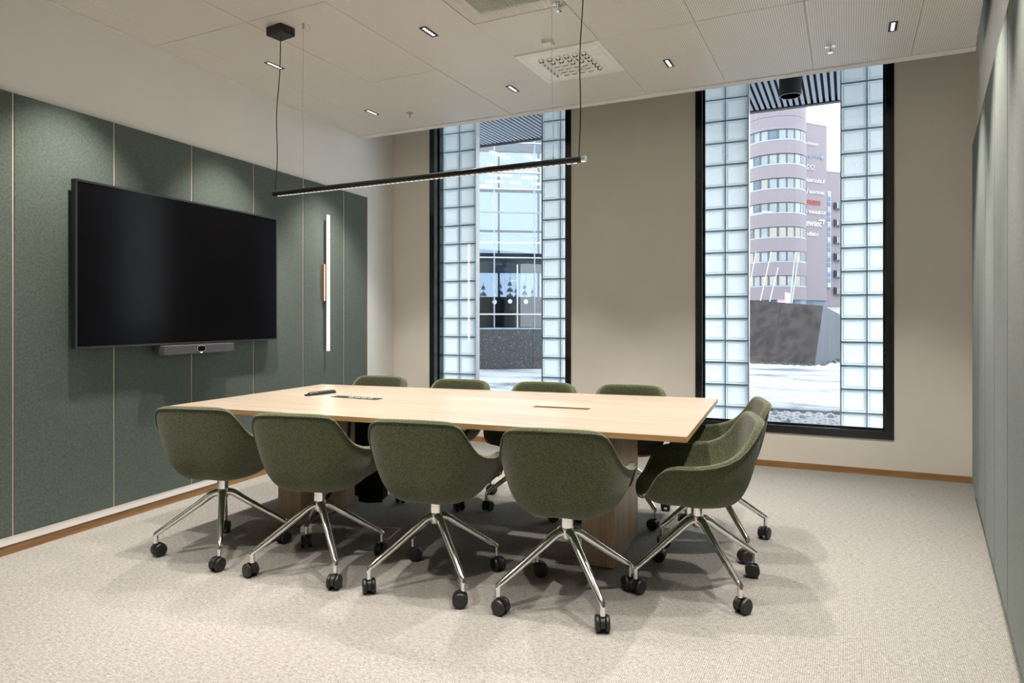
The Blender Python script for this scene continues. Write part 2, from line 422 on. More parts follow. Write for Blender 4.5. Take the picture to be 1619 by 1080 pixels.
def window(n, W):
    x0, x1, z0, z1 = W
    fr = MB(); t = 0.057; dp = TH + 0.01
    fr.box((x0, -0.008, z0), (x0 + t, dp, z1)); fr.box((x1 - t, -0.008, z0), (x1, dp, z1))
    fr.box((x0 + t, -0.008, z0), (x1 - t, dp, z0 + t + .005)); fr.box((x0 + t, -0.008, z1 - t), (x1 - t, dp, z1))
    o = struct(fr.build('window_%d' % n, M['frame'], loc=BO, rz=BETA))
    g = MB(); g.box((x0 + t, 0.085, z0 + t + .005), (x1 - t, 0.089, z1 - t)); g.build('glass_pane', M['pane'], o)
    s = MB(); a = 0.014                                       # glazing bead
    X0, X1, Z0, Z1 = x0 + t, x1 - t, z0 + t + .005, z1 - t
    s.box((X0, 0.078, Z0), (X0 + a, 0.102, Z1)); s.box((X1 - a, 0.078, Z0), (X1, 0.102, Z1)); s.box((X0, 0.078, Z0), (X1, 0.102, Z0 + a))
    s.build('glazing_bead', M['frame'], o)
    return o
window(1, W1); window(2, W2)

# ------------------------------------------------------------------ ceiling
def clip_poly(poly, a, b, c):                                  # keep a*x+b*y<=c
    out = []
    for i in range(len(poly)):
        p, q = poly[i], poly[(i + 1) % len(poly)]
        dp, dq = a * p[0] + b * p[1] - c, a * q[0] + b * q[1] - c
        if dp <= 0: out.append(p)
        if (dp < 0 < dq) or (dq < 0 < dp):
            t = dp / (dp - dq); out.append((p[0] + t * (q[0] - p[0]), p[1] + t * (q[1] - p[1])))
    return out
kl = LD.x / LD.y
def room_clip(poly, ml, mr):
    poly = clip_poly(poly, -1, kl, -(LA.x - kl * LA.y) - ml)
    return clip_poly(poly, 1, -0.0918, 0.868 - 0.0918 * 6.11 - mr) if poly else poly
cb = MB()                                                      # slab over everything
cb.prism([(left_x(-1.3) - .1, YR), (right_x(YR) + .1, YR), (right_x(6.2) + .05, 6.22), (left_x(6.1) - .05, 6.0)], 3.58, 3.7)
ceil = struct(cb.build('ceiling', M['void']))
YE = 5.375
b = MB()                                                      # perimeter profile of the suspended ceiling
b.prism(room_clip([(-6, 5.293), (3, 5.293), (3, YE), (-6, YE)], 0.003, 0.045), ZC - 0.006, ZC + 0.06)
b.prism([(left_x(YR) + .001, YR), (left_x(YR) + .022, YR), (left_x(5.29) + .022, 5.29), (left_x(5.29) + .001, 5.29)], ZC - 0.004, ZC + 0.03)
b.build('border_profile', M['ceil_plain'], ceil)
gx = [-0.218 + 0.5985 * k for k in range(-8, 4)]; gy = [5.293, 4.119, 2.949, 1.779, 0.609, -0.561, -1.31]
GAP = 0.0013
vent_cell = (-2.013, -1.415, 2.95, 3.572); diff_cell = (-2.008, -1.407, 4.115, 4.692)
for i in range(len(gx) - 1):
    for j in range(len(gy) - 1):
        x0, x1, y1, y0 = gx[i], gx[i + 1], gy[j], gy[j + 1]
        if abs(x0 + 2.0135) < 0.02 and j == 0: y0 = 4.694
        if abs(x0 + 2.0135) < 0.02 and j == 1: y0 = 3.575
        poly = room_clip([(x0 + GAP, y0 + GAP), (x1 - GAP, y0 + GAP), (x1 - GAP, y1 - GAP), (x0 + GAP, y1 - GAP)], 0.024, 0.05)
        if len(poly) < 3: continue
        dz = random.uniform(-0.0012, 0.0012)
        m = MB(); m.prism(poly, ZC + dz, ZC + 0.02)
        m.build('ceiling_panel', M['ceil'], ceil)

# ventilation grille with slats running towards the windows
x0, x1, y0, y1 = vent_cell
vt = thing('ceiling_vent', 'square cream slatted ventilation grille at the top edge of the ceiling', 'vent', ((x0 + x1) / 2, (y0 + y1) / 2, ZC))
hx, hy = (x1 - x0) / 2 - .004, (y1 - y0) / 2 - .004
b = MB(); b.box((-hx, -hy, 0.0), (hx, hy, 0.004)); 
b = MB(); ih, jh = hx - 0.10, hy - 0.10
b.box((-hx, -hy, 0.0), (hx, -jh, 0.012)); b.box((-hx, jh, 0), (hx, hy, 0.012)); b.box((-hx, -jh, 0), (-ih, jh, 0.012)); b.box((ih, -jh, 0), (hx, jh, 0.012))
b.build('frame', M['ceil_plain'], vt)
b = MB(); b.box((-ih, -jh, 0.03), (ih, jh, 0.034)); b.build('backing', M['void'], vt)
b = MB(); n = int(2 * hx / 0.0125)
for k in range(n):
    xx = -hx + (k + 0.5) * 2 * hx / n; b.box((xx - 0.0024, -hy, -0.003), (xx + 0.0024, hy, 0.003))
o = b.build('slats', M['ceil_plain'], vt); o['kind'] = 'stuff'

# swirl diffuser
x0, x1, y0, y1 = diff_cell
df = thing('air_diffuser', 'white square ceiling air diffuser with rows of round nozzles', 'vent', ((x0 + x1) / 2, (y0 + y1) / 2, ZC))
hx, hy = (x1 - x0) / 2 - .004, (y1 - y0) / 2 - .004
b = MB(); b.box((-hx, -hy, -0.012), (hx, hy, 0.01)); b.build('plate', M['plate'], df, bevel=0.003)
b = MB()
for sx in (-1, 1): b.box((sx * (hx - .03) - .0015, -hy + .03, -0.0135), (sx * (hx - .03) + .0015, hy - .03, -0.011))
for sy in (-1, 1): b.box((-hx + .03, sy * (hy - .03) - .0015, -0.0135), (hx - .03, sy * (hy - .03) + .0015, -0.011))
b.build('groove', M['ceil_plain'], df)
nb = MB(); nb.lathe([(0.0, -0.012), (0.0255, -0.012), (0.0250, -0.016), (0.021, -0.021), (0.013, -0.0245), (0.0, -0.0255)], 18)
nm = nb.mesh('nozzle', M['plate'], 180)
hb = MB(); hb.lathe([(0.0185, -0.0012), (0.0185, 0.0), (0.0, 0.0)], 14); hm = hb.mesh('nozzle_opening', M['black'])
vb = MB(); vb.box((-.0185, -.0026, -.0022), (.0165, .0026, .0002)); vm = vb.mesh('nozzle_vane', M['plate'])
for i in range(6):
    for j in range(6):
        px, py = -0.157 + 0.061 * i, -0.148 + 0.0585 * j
        o = put(nm, 'nozzle', df, (px, py, 0))
        if j == 0 or (j == 1 and i > 0) or (j == 2 and i > 2): a = -PI / 2          # opening turned to the room
        elif i == 5: a = R_(-35)
        elif i == 0: a = R_(215)
        else: a = R_(90)
        c = Vector((.0125 * math.cos(a), .0125 * math.sin(a), -.0205))
        rot = Matrix.Rotation(a, 4, 'Z') @ Matrix.Rotation(R_(-38), 4, 'Y')
        for me_, n_ in ((hm, 'nozzle_opening'), (vm, 'nozzle_vane')):
            q = put(me_, n_, o, c, rot.to_euler())

# ceiling downlights (each a black slot with five lit cells and its own lamp)
dl_proto = None
def downlight(x, y, label, seen=True):
    global dl_proto
    if dl_proto is None:
        t = empty('downlight'); dl_proto = t
        b = MB(); a, c = 0.0235, 0.0745
        b.box((-a, -c, -0.003), (a, -c + .009, 0.0)); b.box((-a, c - .009, -0.003), (a, c, 0.0))
        b.box((-a, -c, -0.003), (-a + .008, c, 0.0)); b.box((a - .008, -c, -0.003), (a, c, 0.0)); b.box((-a, -c, -0.0008), (a, c, -0.0002))
        b.build('housing', M['black_metal'], t)
        cb_ = MB(); cb_.lathe([(0.0102, 0), (0.0102, -0.0012), (0.0, -0.0012)], 12); cm = cb_.mesh('led_cell', M['led'])
        for k in range(5): put(cm, 'led_cell', t, (0, (k - 2) * 0.0255, -0.0008))
    else:
        t = copy_tree(dl_proto)
    t.location = (x, y, ZC - 0.002); t.rotation_euler = (0, 0, 0)
    tag(t, label, 'downlight', 'ceiling downlights')
    l = bpy.data.lights.new('downlight_beam', 'SPOT'); l.energy = LAMP_W; l.color = LAMP_COL; l.spot_size = R_(82); l.spot_blend = 0.65; l.shadow_soft_size = 0.025
    lo = bpy.data.objects.new('downlight_beam', l); C.objects.link(lo); lo.location = (x, y, ZC - 0.03)
    return t
DX = (-3.585, -2.31, -1.11, 0.245)
names = {(0, 4.72): 'lit downlight above the far end of the green screen wall, nearest the room corner',
         (0, 3.54): 'lit downlight behind the pendant power cord',
         (1, 3.54): 'lit downlight left of the cream slatted grille',
         (1, 4.71): 'lit downlight above the narrow window, left of the nozzle diffuser',
         (2, 4.71): 'lit downlight just right of the nozzle diffuser',
         (3, 4.71): 'lit downlight at the right, beside a chrome sprinkler head'}
for (i, y), lb in names.items(): downlight(-3.66 if (i == 0 and y > 4) else DX[i], y, lb)
for i in range(4):
    for y in (2.37, 1.20):
        downlight(DX[i] if i else -3.53, y, 'lit slot downlight beyond the top of the picture, %s row, %s' % ('second' if y > 2 else 'third', ('by the screen wall', 'second from the screen wall', 'third from the screen wall', 'by the right wall')[i]))
downlight(DX[2], 3.54, 'lit slot downlight just beyond the top of the picture, middle of the room'); downlight(DX[3], 3.54, 'lit slot downlight just beyond the top of the picture, near the right wall')

# sprinklers and sensor
def sprinkler(x, y, label):
    t = thing('sprinkler_head', label, 'sprinkler', (x, y, ZC), 0, 'ceiling sprinklers')
    b = MB(); b.lathe([(0.0, 0.0), (0.032, 0.0), (0.034, -0.004), (0.014, -0.008), (0.0, -0.008)], 20); b.build('rosette', M['chrome'], t, smooth=True)
    b = MB(); b.tube([(-0.009, 0, -0.006), (-0.013, 0, -0.022), (0, 0, -0.042)], 0.0022, 6); b.tube([(0.009, 0, -0.006), (0.013, 0, -0.022), (0, 0, -0.042)], 0.0022, 6)
    b.lathe([(0.0, -0.040), (0.017, -0.042), (0.017, -0.0435), (0.0, -0.044)], 14); b.build('deflector', M['chrome'], t)
    b = MB(); b.tube([(0, 0, -0.008), (0, 0, -0.038)], 0.003, 6); b.build('bulb', M['red'], t)
sprinkler(-3.376, 4.877, 'chrome sprinkler head above the left window, beside a downlight')
sprinkler(-0.10, 4.88, 'chrome sprinkler head above the right window')
sprinkler(-1.452, 3.545, 'chrome sprinkler head by the corner of the slatted grille')
t = thing('ceiling_sensor', 'small white square sensor on the ceiling next to the nozzle diffuser', 'sensor', (-1.712, 4.0, ZC), R_(4))
b = MB(); b.box((-0.034, -0.034, -0.026), (0.034, 0.034, 0.0)); b.build('housing', M['white'], t, bevel=0.004)
b = MB(); b.lathe([(0.012, -0.026), (0.010, -0.0285), (0, -0.029)], 14); b.build('lens', M['ceil_plain'], t)

# ------------------------------------------------------------------ pendant bar lamp
pd = thing('pendant_lamp', 'long thin black bar pendant lamp hung over the table', 'pendant lamp', (-3.09, 3.10, ZC))
P0 = Vector((-3.143, 3.098, 2.0)) - pd.location; P1 = Vector((-1.115, 3.062, 2.0)) - pd.location
b = MB(); b.box((-0.068, -0.055, -0.052), (0.068, 0.055, 0.0)); o = b.build('canopy', M['black'], pd, rz=R_(-8), bevel=0.006)
b = MB(); b.box((-0.072, -0.02, -0.035), (-0.068, 0.02, -0.01)); b.box((0.068, -0.02, -0.035), (0.072, 0.02, -0.01)); b.build('canopy_clip', M['black'], pd, rz=R_(-8))
D = (P1 - P0).normalized()
b = MB(); b.tube([P0, P0 + D * .004, P1 - D * .02], 0.0155, 20); b.build('bar', M['black_metal'], pd, smooth=True)
b = MB(); b.tube([P1 - D * .02, P1], 0.0158, 20); b.build('end_cap', M['chrome'], pd, smooth=True)
b = MB(); nl = 62
q = D.cross(Vector((0, 0, 1)))
for k in range(nl):
    c = P0 + D * (0.03 + (k + .5) * (2.0 - .04) / nl) + Vector((0, 0, -0.0145))
    ln = (1.96 / nl) * 0.32
    b.add([c - D * ln - q * .006, c + D * ln - q * .006, c + D * ln + q * .006, c - D * ln + q * .006,
           c - D * ln - q * .006 + Vector((0, 0, -.003)), c + D * ln - q * .006 + Vector((0, 0, -.003)), c + D * ln + q * .006 + Vector((0, 0, -.003)), c - D * ln + q * .006 + Vector((0, 0, -.003))],
          [(0, 1, 2, 3), (4, 5, 6, 7), (0, 1, 5, 4), (1, 2, 6, 5), (2, 3, 7, 6), (3, 0, 4, 7)])
o = b.build('led_lenses', M['led_bar'], pd); o['kind'] = 'stuff'
def wavy(a, c, n, amp):
    out = []
    for i in range(n + 1):
        t = i / n; p = a.lerp(c, t); s = math.sin(t * PI)
        out.append(p + Vector((math.sin(t * 9) * amp * s, math.cos(t * 7) * amp * s, 0)))
    return out
b = MB(); b.tube(wavy(Vector((0, 0, -0.05)), P0 + D * .014 + Vector((0, 0, .015)), 24, .006), 0.0028, 7); b.build('power_cord', M['black'], pd, smooth=True)
Q = P1 - D * .035
b = MB(); b.tube(wavy(Q + Vector((0.02, 0.01, 1.0)), Q + Vector((0, 0, .015)), 20, .005), 0.0028, 7); b.build('power_cord', M['black'], pd, smooth=True)
for s in (0.24, 1.86):
    a = P0 + D * s
    b = MB(); b.tube(wavy(Vector((a.x - .02, a.y + .02, -0.03)), a + Vector((0, 0, .015)), 16, .002), 0.0009, 5); b.build('steel_wire', M['steel'], pd)
    b = MB(); b.tube([(a.x - .02, a.y + .02, 0), (a.x - .02, a.y + .02, -.03)], 0.006, 10); b.tube([(a.x, a.y, a.z + .013), (a.x, a.y, a.z + .028)], 0.004, 8)
    b.build('wire_gripper', M['steel'], pd, smooth=True)
    b = MB(); b.tube([(a.x + .015 + .019 * math.cos(k * PI / 12), a.y + .02, -0.035 + .019 * math.sin(k * PI / 12)) for k in range(24)], 0.0009, 5, closed=True)
    b.build('wire_coil', M['steel'], pd)

# ------------------------------------------------------------------ screen wall fittings
def on_left(s, n, z): p = LA + LD * s + LN * n; return Vector((p.x, p.y, z))
LROT = lmat().to_3x3().to_euler()
def lthing(name, label, cat, s, n, z):
    t = thing(name, label, cat, on_left(s, n, z)); t.rotation_euler = LROT; return t
# local axes of these things: x = -s, y = into the room, z up
tv = lthing('wall_screen', 'large black flat screen mounted on the green wall', 'screen', 1.19, 0.0, 1.068)
hw, hh = 0.842, 0.965
b = MB(); b.box((-hw, 0.05, 0), (hw, 0.082, hh)); b.build('casing', M['black_metal'], tv, bevel=0.003)
b = MB(); z0, z1, e = 0.012, hh - 0.012, 0.012
b.box((-hw, .082, 0), (hw, .088, z0)); b.box((-hw, .082, z1), (hw, .088, hh)); b.box((-hw, .082, z0), (-hw + e, .088, z1)); b.box((hw - e, .082, z0), (hw, .088, z1))
b.build('bezel', M['black_metal'], tv)
b = MB(); b.box((-hw + e, .082, z0), (hw - e, .085, z1)); b.build('display', M['screen'], tv)
b = MB(); b.box((-.35, .024, .25), (.35, .05, .7)); b.build('wall_bracket', M['black'], tv)
sb = lthing('soundbar', 'slim grey conference soundbar with camera below the black screen', 'soundbar', 1.23, 0.0, 1.0)
b = MB(); L = 0.318
b.add([(-L, .04, .004), (L, .04, .004), (L, .04, .066), (-L, .04, .066), (-L + .012, .118, 0), (L - .012, .118, 0), (L - .012, .118, .062), (-L + .012, .118, .062)],
      [(0, 3, 2, 1), (4, 5, 6, 7), (0, 1, 5, 4), (1, 2, 6, 5), (2, 3, 7, 6), (3, 0, 4, 7)])
b.build('body', M['grey_mesh'], sb, bevel=0.004)
def pill(w_, h_, y0, y1, cz):
    pts = []
    for k in range(9): a = -PI / 2 + PI * k / 8; pts.append((w_ - h_ + h_ * math.cos(a), h_ * math.sin(a) + cz))
    for k in range(9): a = PI / 2 + PI * k / 8; pts.append((-w_ + h_ + h_ * math.cos(a), h_ * math.sin(a) + cz))
    n = len(pts); m = MB(); m.add([(x, y0, z) for x, z in pts] + [(x, y1, z) for x, z in pts], [tuple(range(n)), tuple(range(n, 2 * n))] + [(i, (i + 1) % n, n + (i + 1) % n, n + i) for i in range(n)]); return m
pill(.038, .021, .117, .1195, .034).build('camera_bezel', M['steel'], sb); pill(.034, .018, .119, .1212, .034).build('camera_window', M['screen'], sb)
b = MB(); b.box((-.010, .1175, .004), (.010, .119, .010)); b.build('status_light', emis('status led', (1, .9, .6), 1.2), sb)
b = MB(); b.box((-.2, .024, .01), (.2, .04, .1)); b.build('bracket', M['black'], sb)

def sconce(s, label):
    t = lthing('wall_lamp', label, 'wall lamp', s, PT + .002, 0.944)
    b = MB(); b.box((-.036, 0, .447), (.036, .022, .775)); b.build('back_plate', M['copper'], t, bevel=0.002)
    b = MB(); b.box((-.006, .02, .57), (.006, .03, .63)); b.build('stem', M['copper'], t)
    b = MB(); b.box((-.013, .028, 0), (.013, .034, 1.217)); b.build('back_profile', M['copper'], t)
    b = MB(); b.box((-.012, .034, .004), (.012, .05, 1.213)); b.build('light_tube', M['sconce'], t, bevel=0.004)
sconce(2.735, 'tall thin lit wall lamp bar between the screen and the room corner')
sconce(-0.34, 'tall thin lit wall lamp bar at the near side of the screen')

# ------------------------------------------------------------------ table
TC = [Vector((-3.492, 2.649)), Vector((-0.612, 2.926)), Vector((-0.728, 4.397)), Vector((-3.572, 4.004))]
tb = thing('conference_table', 'long pale oak conference table in the middle of the room', 'table', (-2.10, 3.49, 0))
tp = Vector((-2.10, 3.49))
def prism_hole(b, outer, inner, z0, z1):
    n = 4
    vs = [(*p, z1) for p in outer] + [(*p, z1) for p in inner] + [(*p, z0) for p in outer] + [(*p, z0) for p in inner]
    top = [(i, (i + 1) % n, n + (i + 1) % n, n + i) for i in range(n)]
    bot = [(8 + i, 12 + i, 12 + (i + 1) % n, 8 + (i + 1) % n) for i in range(n)]
    b.add(vs, top, 0); b.add(vs, bot, 1)
    b.add(vs, [(i, 8 + i, 8 + (i + 1) % n, (i + 1) % n) for i in range(n)], 1)
    b.add(vs, [(4 + i, 4 + (i + 1) % n, 12 + (i + 1) % n, 12 + i) for i in range(n)], 1)
outer = [tuple(p - tp) for p in TC]
inner = [(-1.602, 3.512), (-1.277, 3.543), (-1.282, 3.612), (-1.606, 3.571)]
inner = [(x - tp.x, y - tp.y) for x, y in inner]
b = MB(); prism_hole(b, outer, inner, 0.715, 0.74); o = b.build('tabletop', [M['oak'], M['oak_edge']], tb)
for c in ((-3.02, 3.37), (-1.14, 3.535)):
    b = MB(); b.box((-.083, -.295, 0.006), (.083, .295, .715)); b.build('leg_panel', M['oak_leg'], tb, (c[0] - tp.x, c[1] - tp.y, 0), R_(4.5), bevel=0.002)
    b = MB(); b.box((-.06, -.27, 0), (.06, .27, .0065)); b.build('foot', M['black'], tb, (c[0] - tp.x, c[1] - tp.y, 0), R_(4.5))
b = MB(); b.box((-.75, -.23, .69), (.75, -.13, .715)); b.build('rail', M['black_metal'], tb, (0.0, 0.0, 0), R_(5))
pm = thing('power_module', 'black socket module set flush in the table near the remote', 'power socket', (-2.772, 3.420, 0.7405), R_(0.4))
b = MB(); b.box((-.176, -.037, 0), (.176, .037, .0025)); b.build('cover_plate', M['black'], pm)
sm = MB(); sm.lathe([(0.0, 0.0045), (.0135, 0.0045), (.0165, 0.0025)], 14); smm = sm.mesh('socket', M['grey_key'])
dm = MB(); dm.lathe([(0.0, 0.0052), (.011, 0.0048)], 12); dmm = dm.mesh('socket_hole', M['black'])
for k in range(4):
    s = put(smm, 'socket', pm, (-.04 + .05 * k, 0, 0)); put(dmm, 'socket_hole', s)
b = MB(); b.box((-.16, -.025, .002), (-.075, .025, .004)); b.build('socket_lid', M['black_metal'], pm)

rc = thing('remote_control', 'grey remote control lying on the table beside the black socket module', 'remote', (-3.107, 3.482, 0.7405), R_(-8.8))
b = MB()
prof = [(-.024, 0), (-.020, .016), (-.012, .022), (.012, .022), (.020, .016), (.024, 0)]
ys = [-.105, -.09, -.03, .06, .098, .107]; sc = [.75, .98, 1, .98, .95, .7]
vs = [(x * s_, y, z * (s_ if s_ > .8 else .7)) for y, s_ in zip(ys, sc) for x, z in prof]
fs = [(i * 6 + j, i * 6 + (j + 1) % 6, (i + 1) * 6 + (j + 1) % 6, (i + 1) * 6 + j) for i in range(5) for j in range(6)] + [tuple(range(6)), tuple(range(30, 36))]
b.add(vs, fs); b.build('body', M['black'], rc, smooth=60)
b = MB(); b.box((-.018, -.128, 0.0), (.018, -.095, .010)); b.build('front_end', M['black_metal'], rc, bevel=.003)
kb = MB(); kb.box((-.0035, -.004, 0), (.0035, .004, .003))
for r in range(7):
    for c in range(3):
        mt = M['orange'] if (r == 6 and c == 1) else (M['blue_key'] if r == 1 and c == 0 else M['grey_key'])
        kb.build('button', mt, rc, ((c - 1) * .009, -.055 + r * .022, .0215))

# things under the table
cc = thing('cable_cover', 'black pleated cloth cable cover hanging under the table top', 'cable cover', (-2.735, 3.47, 0.095), R_(5))
def cloth(pts, z0, z1, th):
    m = MB()
    for i in range(len(pts) - 1):
        a, c = Vector(pts[i]), Vector(pts[i + 1]); d = (c - a).normalized(); nn = Vector((-d.y, d.x)) * th
        m.prism([tuple(a - nn), tuple(c - nn), tuple(c + nn), tuple(a + nn)], z0, z1)
    return m
b = cloth([(-.12, .06), (-.055, .03), (-.05, -.005)], .0, .615, .004); b.build('cloth_fold', M['black_cloth'], cc)
b = cloth([(-.05, -.005), (.02, -.02), (.10, .03)], -.016, .615, .004); b.build('cloth_fold', M['black_cloth'], cc)
b = cloth([(.10, .03), (.08, .12), (-.1, .1)], .0, .615, .004); b.build('cloth_fold', M['black_cloth'], cc)
b = MB(); b.box((-.13, -.03, .605), (.11, .13, .620)); b.build('hanger', M['black_metal'], cc)
ps = thing('power_strip', 'small white power strip on the carpet by the left table leg', 'power strip', (-2.775, 3.06, 0), R_(26))
b = MB(); b.box((-.085, -.03, 0), (.085, .03, .038)); b.build('housing', M['white'], ps, bevel=.006)
sm2 = MB(); sm2.lathe([(0, .037), (.016, .037), (.018, .035)], 14)
for k in range(3):
    s = sm2.build('socket', M['grey_key'], ps, (-.06 + .05 * k, 0, 0))
b = MB(); b.tube([(-2.80, 3.40, .70), (-2.80, 3.38, .5), (-2.81, 3.33, .34), (-2.83, 3.27, .2), (-2.85, 3.17, .09), (-2.86, 3.09, .035), (-2.865, 3.03, .022)], .011, 8)
tag(b.build('power_cable', M['black'], smooth=True), 'black cable running down from the table to the white power strip', 'cable')
fb = thing('floor_outlet', 'flush carpeted floor outlet lid with a thin metal edge under the table', 'floor outlet', (-2.46, 3.19, 0.0), R_(15))
b = MB(); b.box((-.125, -.1, 0), (.125, .1, .003)); b.build('lid', M['carpet'], fb)
b = MB()
for s in (-1, 1): b.box((-.13, s * .1 - .003, 0), (.13, s * .1 + .003, .0045)); b.box((s * .127 - .003, -.1, 0), (s * .127 + .003, .1, .0045))
b.build('edge_frame', M['steel'], fb)

# ------------------------------------------------------------------ chairs (local: +y is forward)
HALF = [(0.0, -.275, .793), (.06, -.2745, .793), (.12, -.2715, .792), (.16, -.266, .790), (.190, -.258, .785), (.211, -.246, .771), (.226, -.231, .746), (.238, -.210, .714), (.248, -.184, .680),
        (.259, -.15, .649), (.271, -.105, .626), (.281, -.056, .612), (.288, .0, .603), (.292, .06, .600), (.291, .11, .601), (.286, .15, .595), (.279, .180, .575), (.270, .203, .544),
        (.261, .221, .508), (.248, .237, .476), (.227, .252, .460), (.19, .264, .453), (.14, .272, .450), (.07, .277, .449), (0.0, .279, .449)]
loop = HALF + [(-x, y, z) for x, y, z in HALF[-2:0:-1]]
NL = len(loop); CY = -0.02
def exps(x, y):
    a = math.atan2(y - CY, abs(x))                 # -pi/2 back .. +pi/2 front
    t = (a + PI / 2) / PI
    if t < .5: k = t / .5; return 4.3 + (5.8 - 4.3) * k, 8.0
    k = (t - .5) / .5; k = k * k * (3 - 2 * k)
    return 5.8 + (1.8 - 5.8) * k, 8.0 + (2.5 - 8.0) * k
def seat_shell():
    m = MB(); rings = []
    ZB, ZI = .392, .462
    def outer(g, gz=None):
        out = []
        for x, y, z in loop:
            e, _ = exps(x, y); out.append((x * g, CY + (y - CY) * g, ZB + (z - ZB) * (g ** e)))
        return out
    def innr(g):
        out = []
        for x, y, z in loop:
            _, e = exps(x, y)
            r = math.hypot(x, y - CY); k = (r - .036) / r
            zz = max(z, ZI + .001) if y > .2 else z
            out.append((x * k * g, CY + (y - CY) * k * g, ZI + (zz - ZI) * (g ** e)))
        return out
    for g in (.12, .26, .40, .53, .65, .75, .83, .895, .94, .972, .992): rings.append(outer(g))
    rings.append(outer(1.0))
    mid = []
    for (x, y, z) in loop:
        r = math.hypot(x, y - CY); k = (r - .009) / r; mid.append((x * k, CY + (y - CY) * k, z + .008))
    rings.append(mid)
    mid2 = []
    for (x, y, z) in loop:
        r = math.hypot(x, y - CY); k = (r - .026) / r; mid2.append((x * k, CY + (y - CY) * k, max(z, ZI - .004) + .009))
    rings.append(mid2)
    for g in (1.0, .985, .955, .91, .85, .77, .66, .53, .38, .22, .10): rings.append(innr(g))
    vs = [p for r in rings for p in r]; n = len(rings)
    fs = [(i * NL + j, i * NL + (j + 1) % NL, (i + 1) * NL + (j + 1) % NL, (i + 1) * NL + j) for i in range(n - 1) for j in range(NL)]
    fs += [tuple(range(NL - 1, -1, -1)), tuple(range((n - 1) * NL, n * NL))]
    m.add(vs, fs); return m
def make_chair():
    t = empty('swivel_chair')
    o = seat_shell().build('seat_shell', M['fabric'], t, smooth=180)
    o.modifiers.new('smooth', 'SUBSURF').levels = 1; o.modifiers[0].render_levels = 2
    b = MB(); b.tube([(x * 1.004, y * 1.004, z - .004) for x, y, z in loop], .0042, 6, closed=True); p = b.build('rim_piping', M['fabric'], t, smooth=180)
    b = MB(); b.lathe([(.0, .325), (.0285, .325), (.0285, .36), (.0275, .36), (.0275, .40), (.0, .40)], 20); b.build('column', M['chrome'], t, smooth=True)
    b = MB(); b.lathe([(0, .272), (.017, .272), (.026, .281), (.030, .296), (.0305, .318), (.0285, .330), (0, .331)], 20); b.build('hub', M['chrome'], t, smooth=50)
    lg = MB()
    lg.tube([(.012, 0, .309), (.03, 0, .308), (.048, 0, .303), (.066, 0, .293), (.10, 0, .267), (.20, 0, .198), (.305, 0, .127), (.322, 0, .116), (.3235, 0, .100)],
            [.021, .0205, .0195, .019, .018, .0158, .0134, .0125, .0108], 12)
    lg.tube([(.321, 0, .123), (.321, 0, .070)], .0112, 12)
    lm = lg.mesh('leg', M['chrome'], 50)
    hd = MB(); hd.tube([(0, 0, .078), (0, 0, .05)], .0085, 10)
    arc = [(.014 + .0340 * math.cos(a), .0345 + .0340 * math.sin(a)) for a in [R_(q) for q in range(-15, 196, 21)]]
    for x0, x1 in ((-.0085, .0085),):
        vs = [(x0, y, z) for y, z in arc] + [(x1, y, z) for y, z in arc]; n = len(arc)
        hd.add(vs, [(i, i + 1, n + i + 1, n + i) for i in range(n - 1)] + [tuple(range(n)), tuple(range(n, 2 * n))])
    hd.tube([(-.029, .014, .034), (.029, .014, .034)], .005, 8)
    hm_ = hd.mesh('caster', M['black'], 40)
    wv = MB(); rot = Matrix.Rotation(PI / 2, 4, 'Y')
    wv.lathe([(0, -.0095), (.018, -.0095), (.0285, -.0085), (.033, -.0045), (.034, 0), (.033, .0055), (.029, .0095), (.0, .0095)], 22, rot)
    wm = wv.mesh('wheel', M['black'], 35)
    rnd = random.Random(3)
    for k in range(4):
        a = R_(45 + 90 * k); put(lm, 'leg', t, (0, 0, 0), (0, 0, a))
        c = put(hm_, 'caster', t, (.321 * math.cos(a), .321 * math.sin(a), 0), (0, 0, rnd.uniform(0, 6.28)))
        put(wm, 'wheel', c, (-.0195, .014, .034)); put(wm, 'wheel', c, (.0195, .014, .034))
    return t
# (x, y, heading of the seat, turn of the base, label)
CH = [(-3.017, 2.610, 15, 46.5, 'green swivel armchair on the camera side of the table, first from the screen wall'),
      (-2.380, 2.653, 13, 54.5, 'green swivel armchair on the camera side of the table, second from the screen wall'),
      (-1.745, 2.735, 10, 54, 'green swivel armchair on the camera side of the table, third from the screen wall'),
      (-1.105, 2.794, 10, 47.5, 'green swivel armchair on the camera side of the table, farthest from the screen wall'),
      (-0.628, 3.233, 106, 44, 'green swivel armchair at the table end, nearer the camera of the two'),
      (-0.662, 3.887, 106, 40, 'green swivel armchair at the table end, nearer the window of the two'),
      (-3.160, 3.985, 187, 47, 'green swivel armchair on the window side of the table, in front of the room corner'),
      (-2.475, 4.010, 186, 47.7, 'green swivel armchair on the window side, first before the narrow left window'),
      (-1.850, 4.085, 187, 44, 'green swivel armchair on the window side, covering the right edge of the left window'),
      (-1.260, 4.165, 187, 50.6, 'green swivel armchair on the window side, before the beige wall between the windows')]
proto = make_chair(); first = True
rnd = random.Random(11)
for x, y, h, bz, lb in CH:
    t = proto if first else copy_tree(proto); first = False
    t.location = (x, y, 0); t.rotation_euler = (0, 0, R_(h)); tag(t, lb, 'chair', 'green swivel chairs around the table')
    dz = R_(bz - 45 - h)
    ks = 0; kc = 0
    for ch in t.children:
        n = ch.name.split('.')[0]
        if n == 'leg': ch.rotation_euler = (0, 0, R_(45 + 90 * ks) + dz); ks += 1
        if n == 'caster':
            a = R_(45 + 90 * kc) + dz; kc += 1
            ch.location = (.321 * math.cos(a), .321 * math.sin(a), 0); ch.rotation_euler = (0, 0, rnd.uniform(0, 6.28))

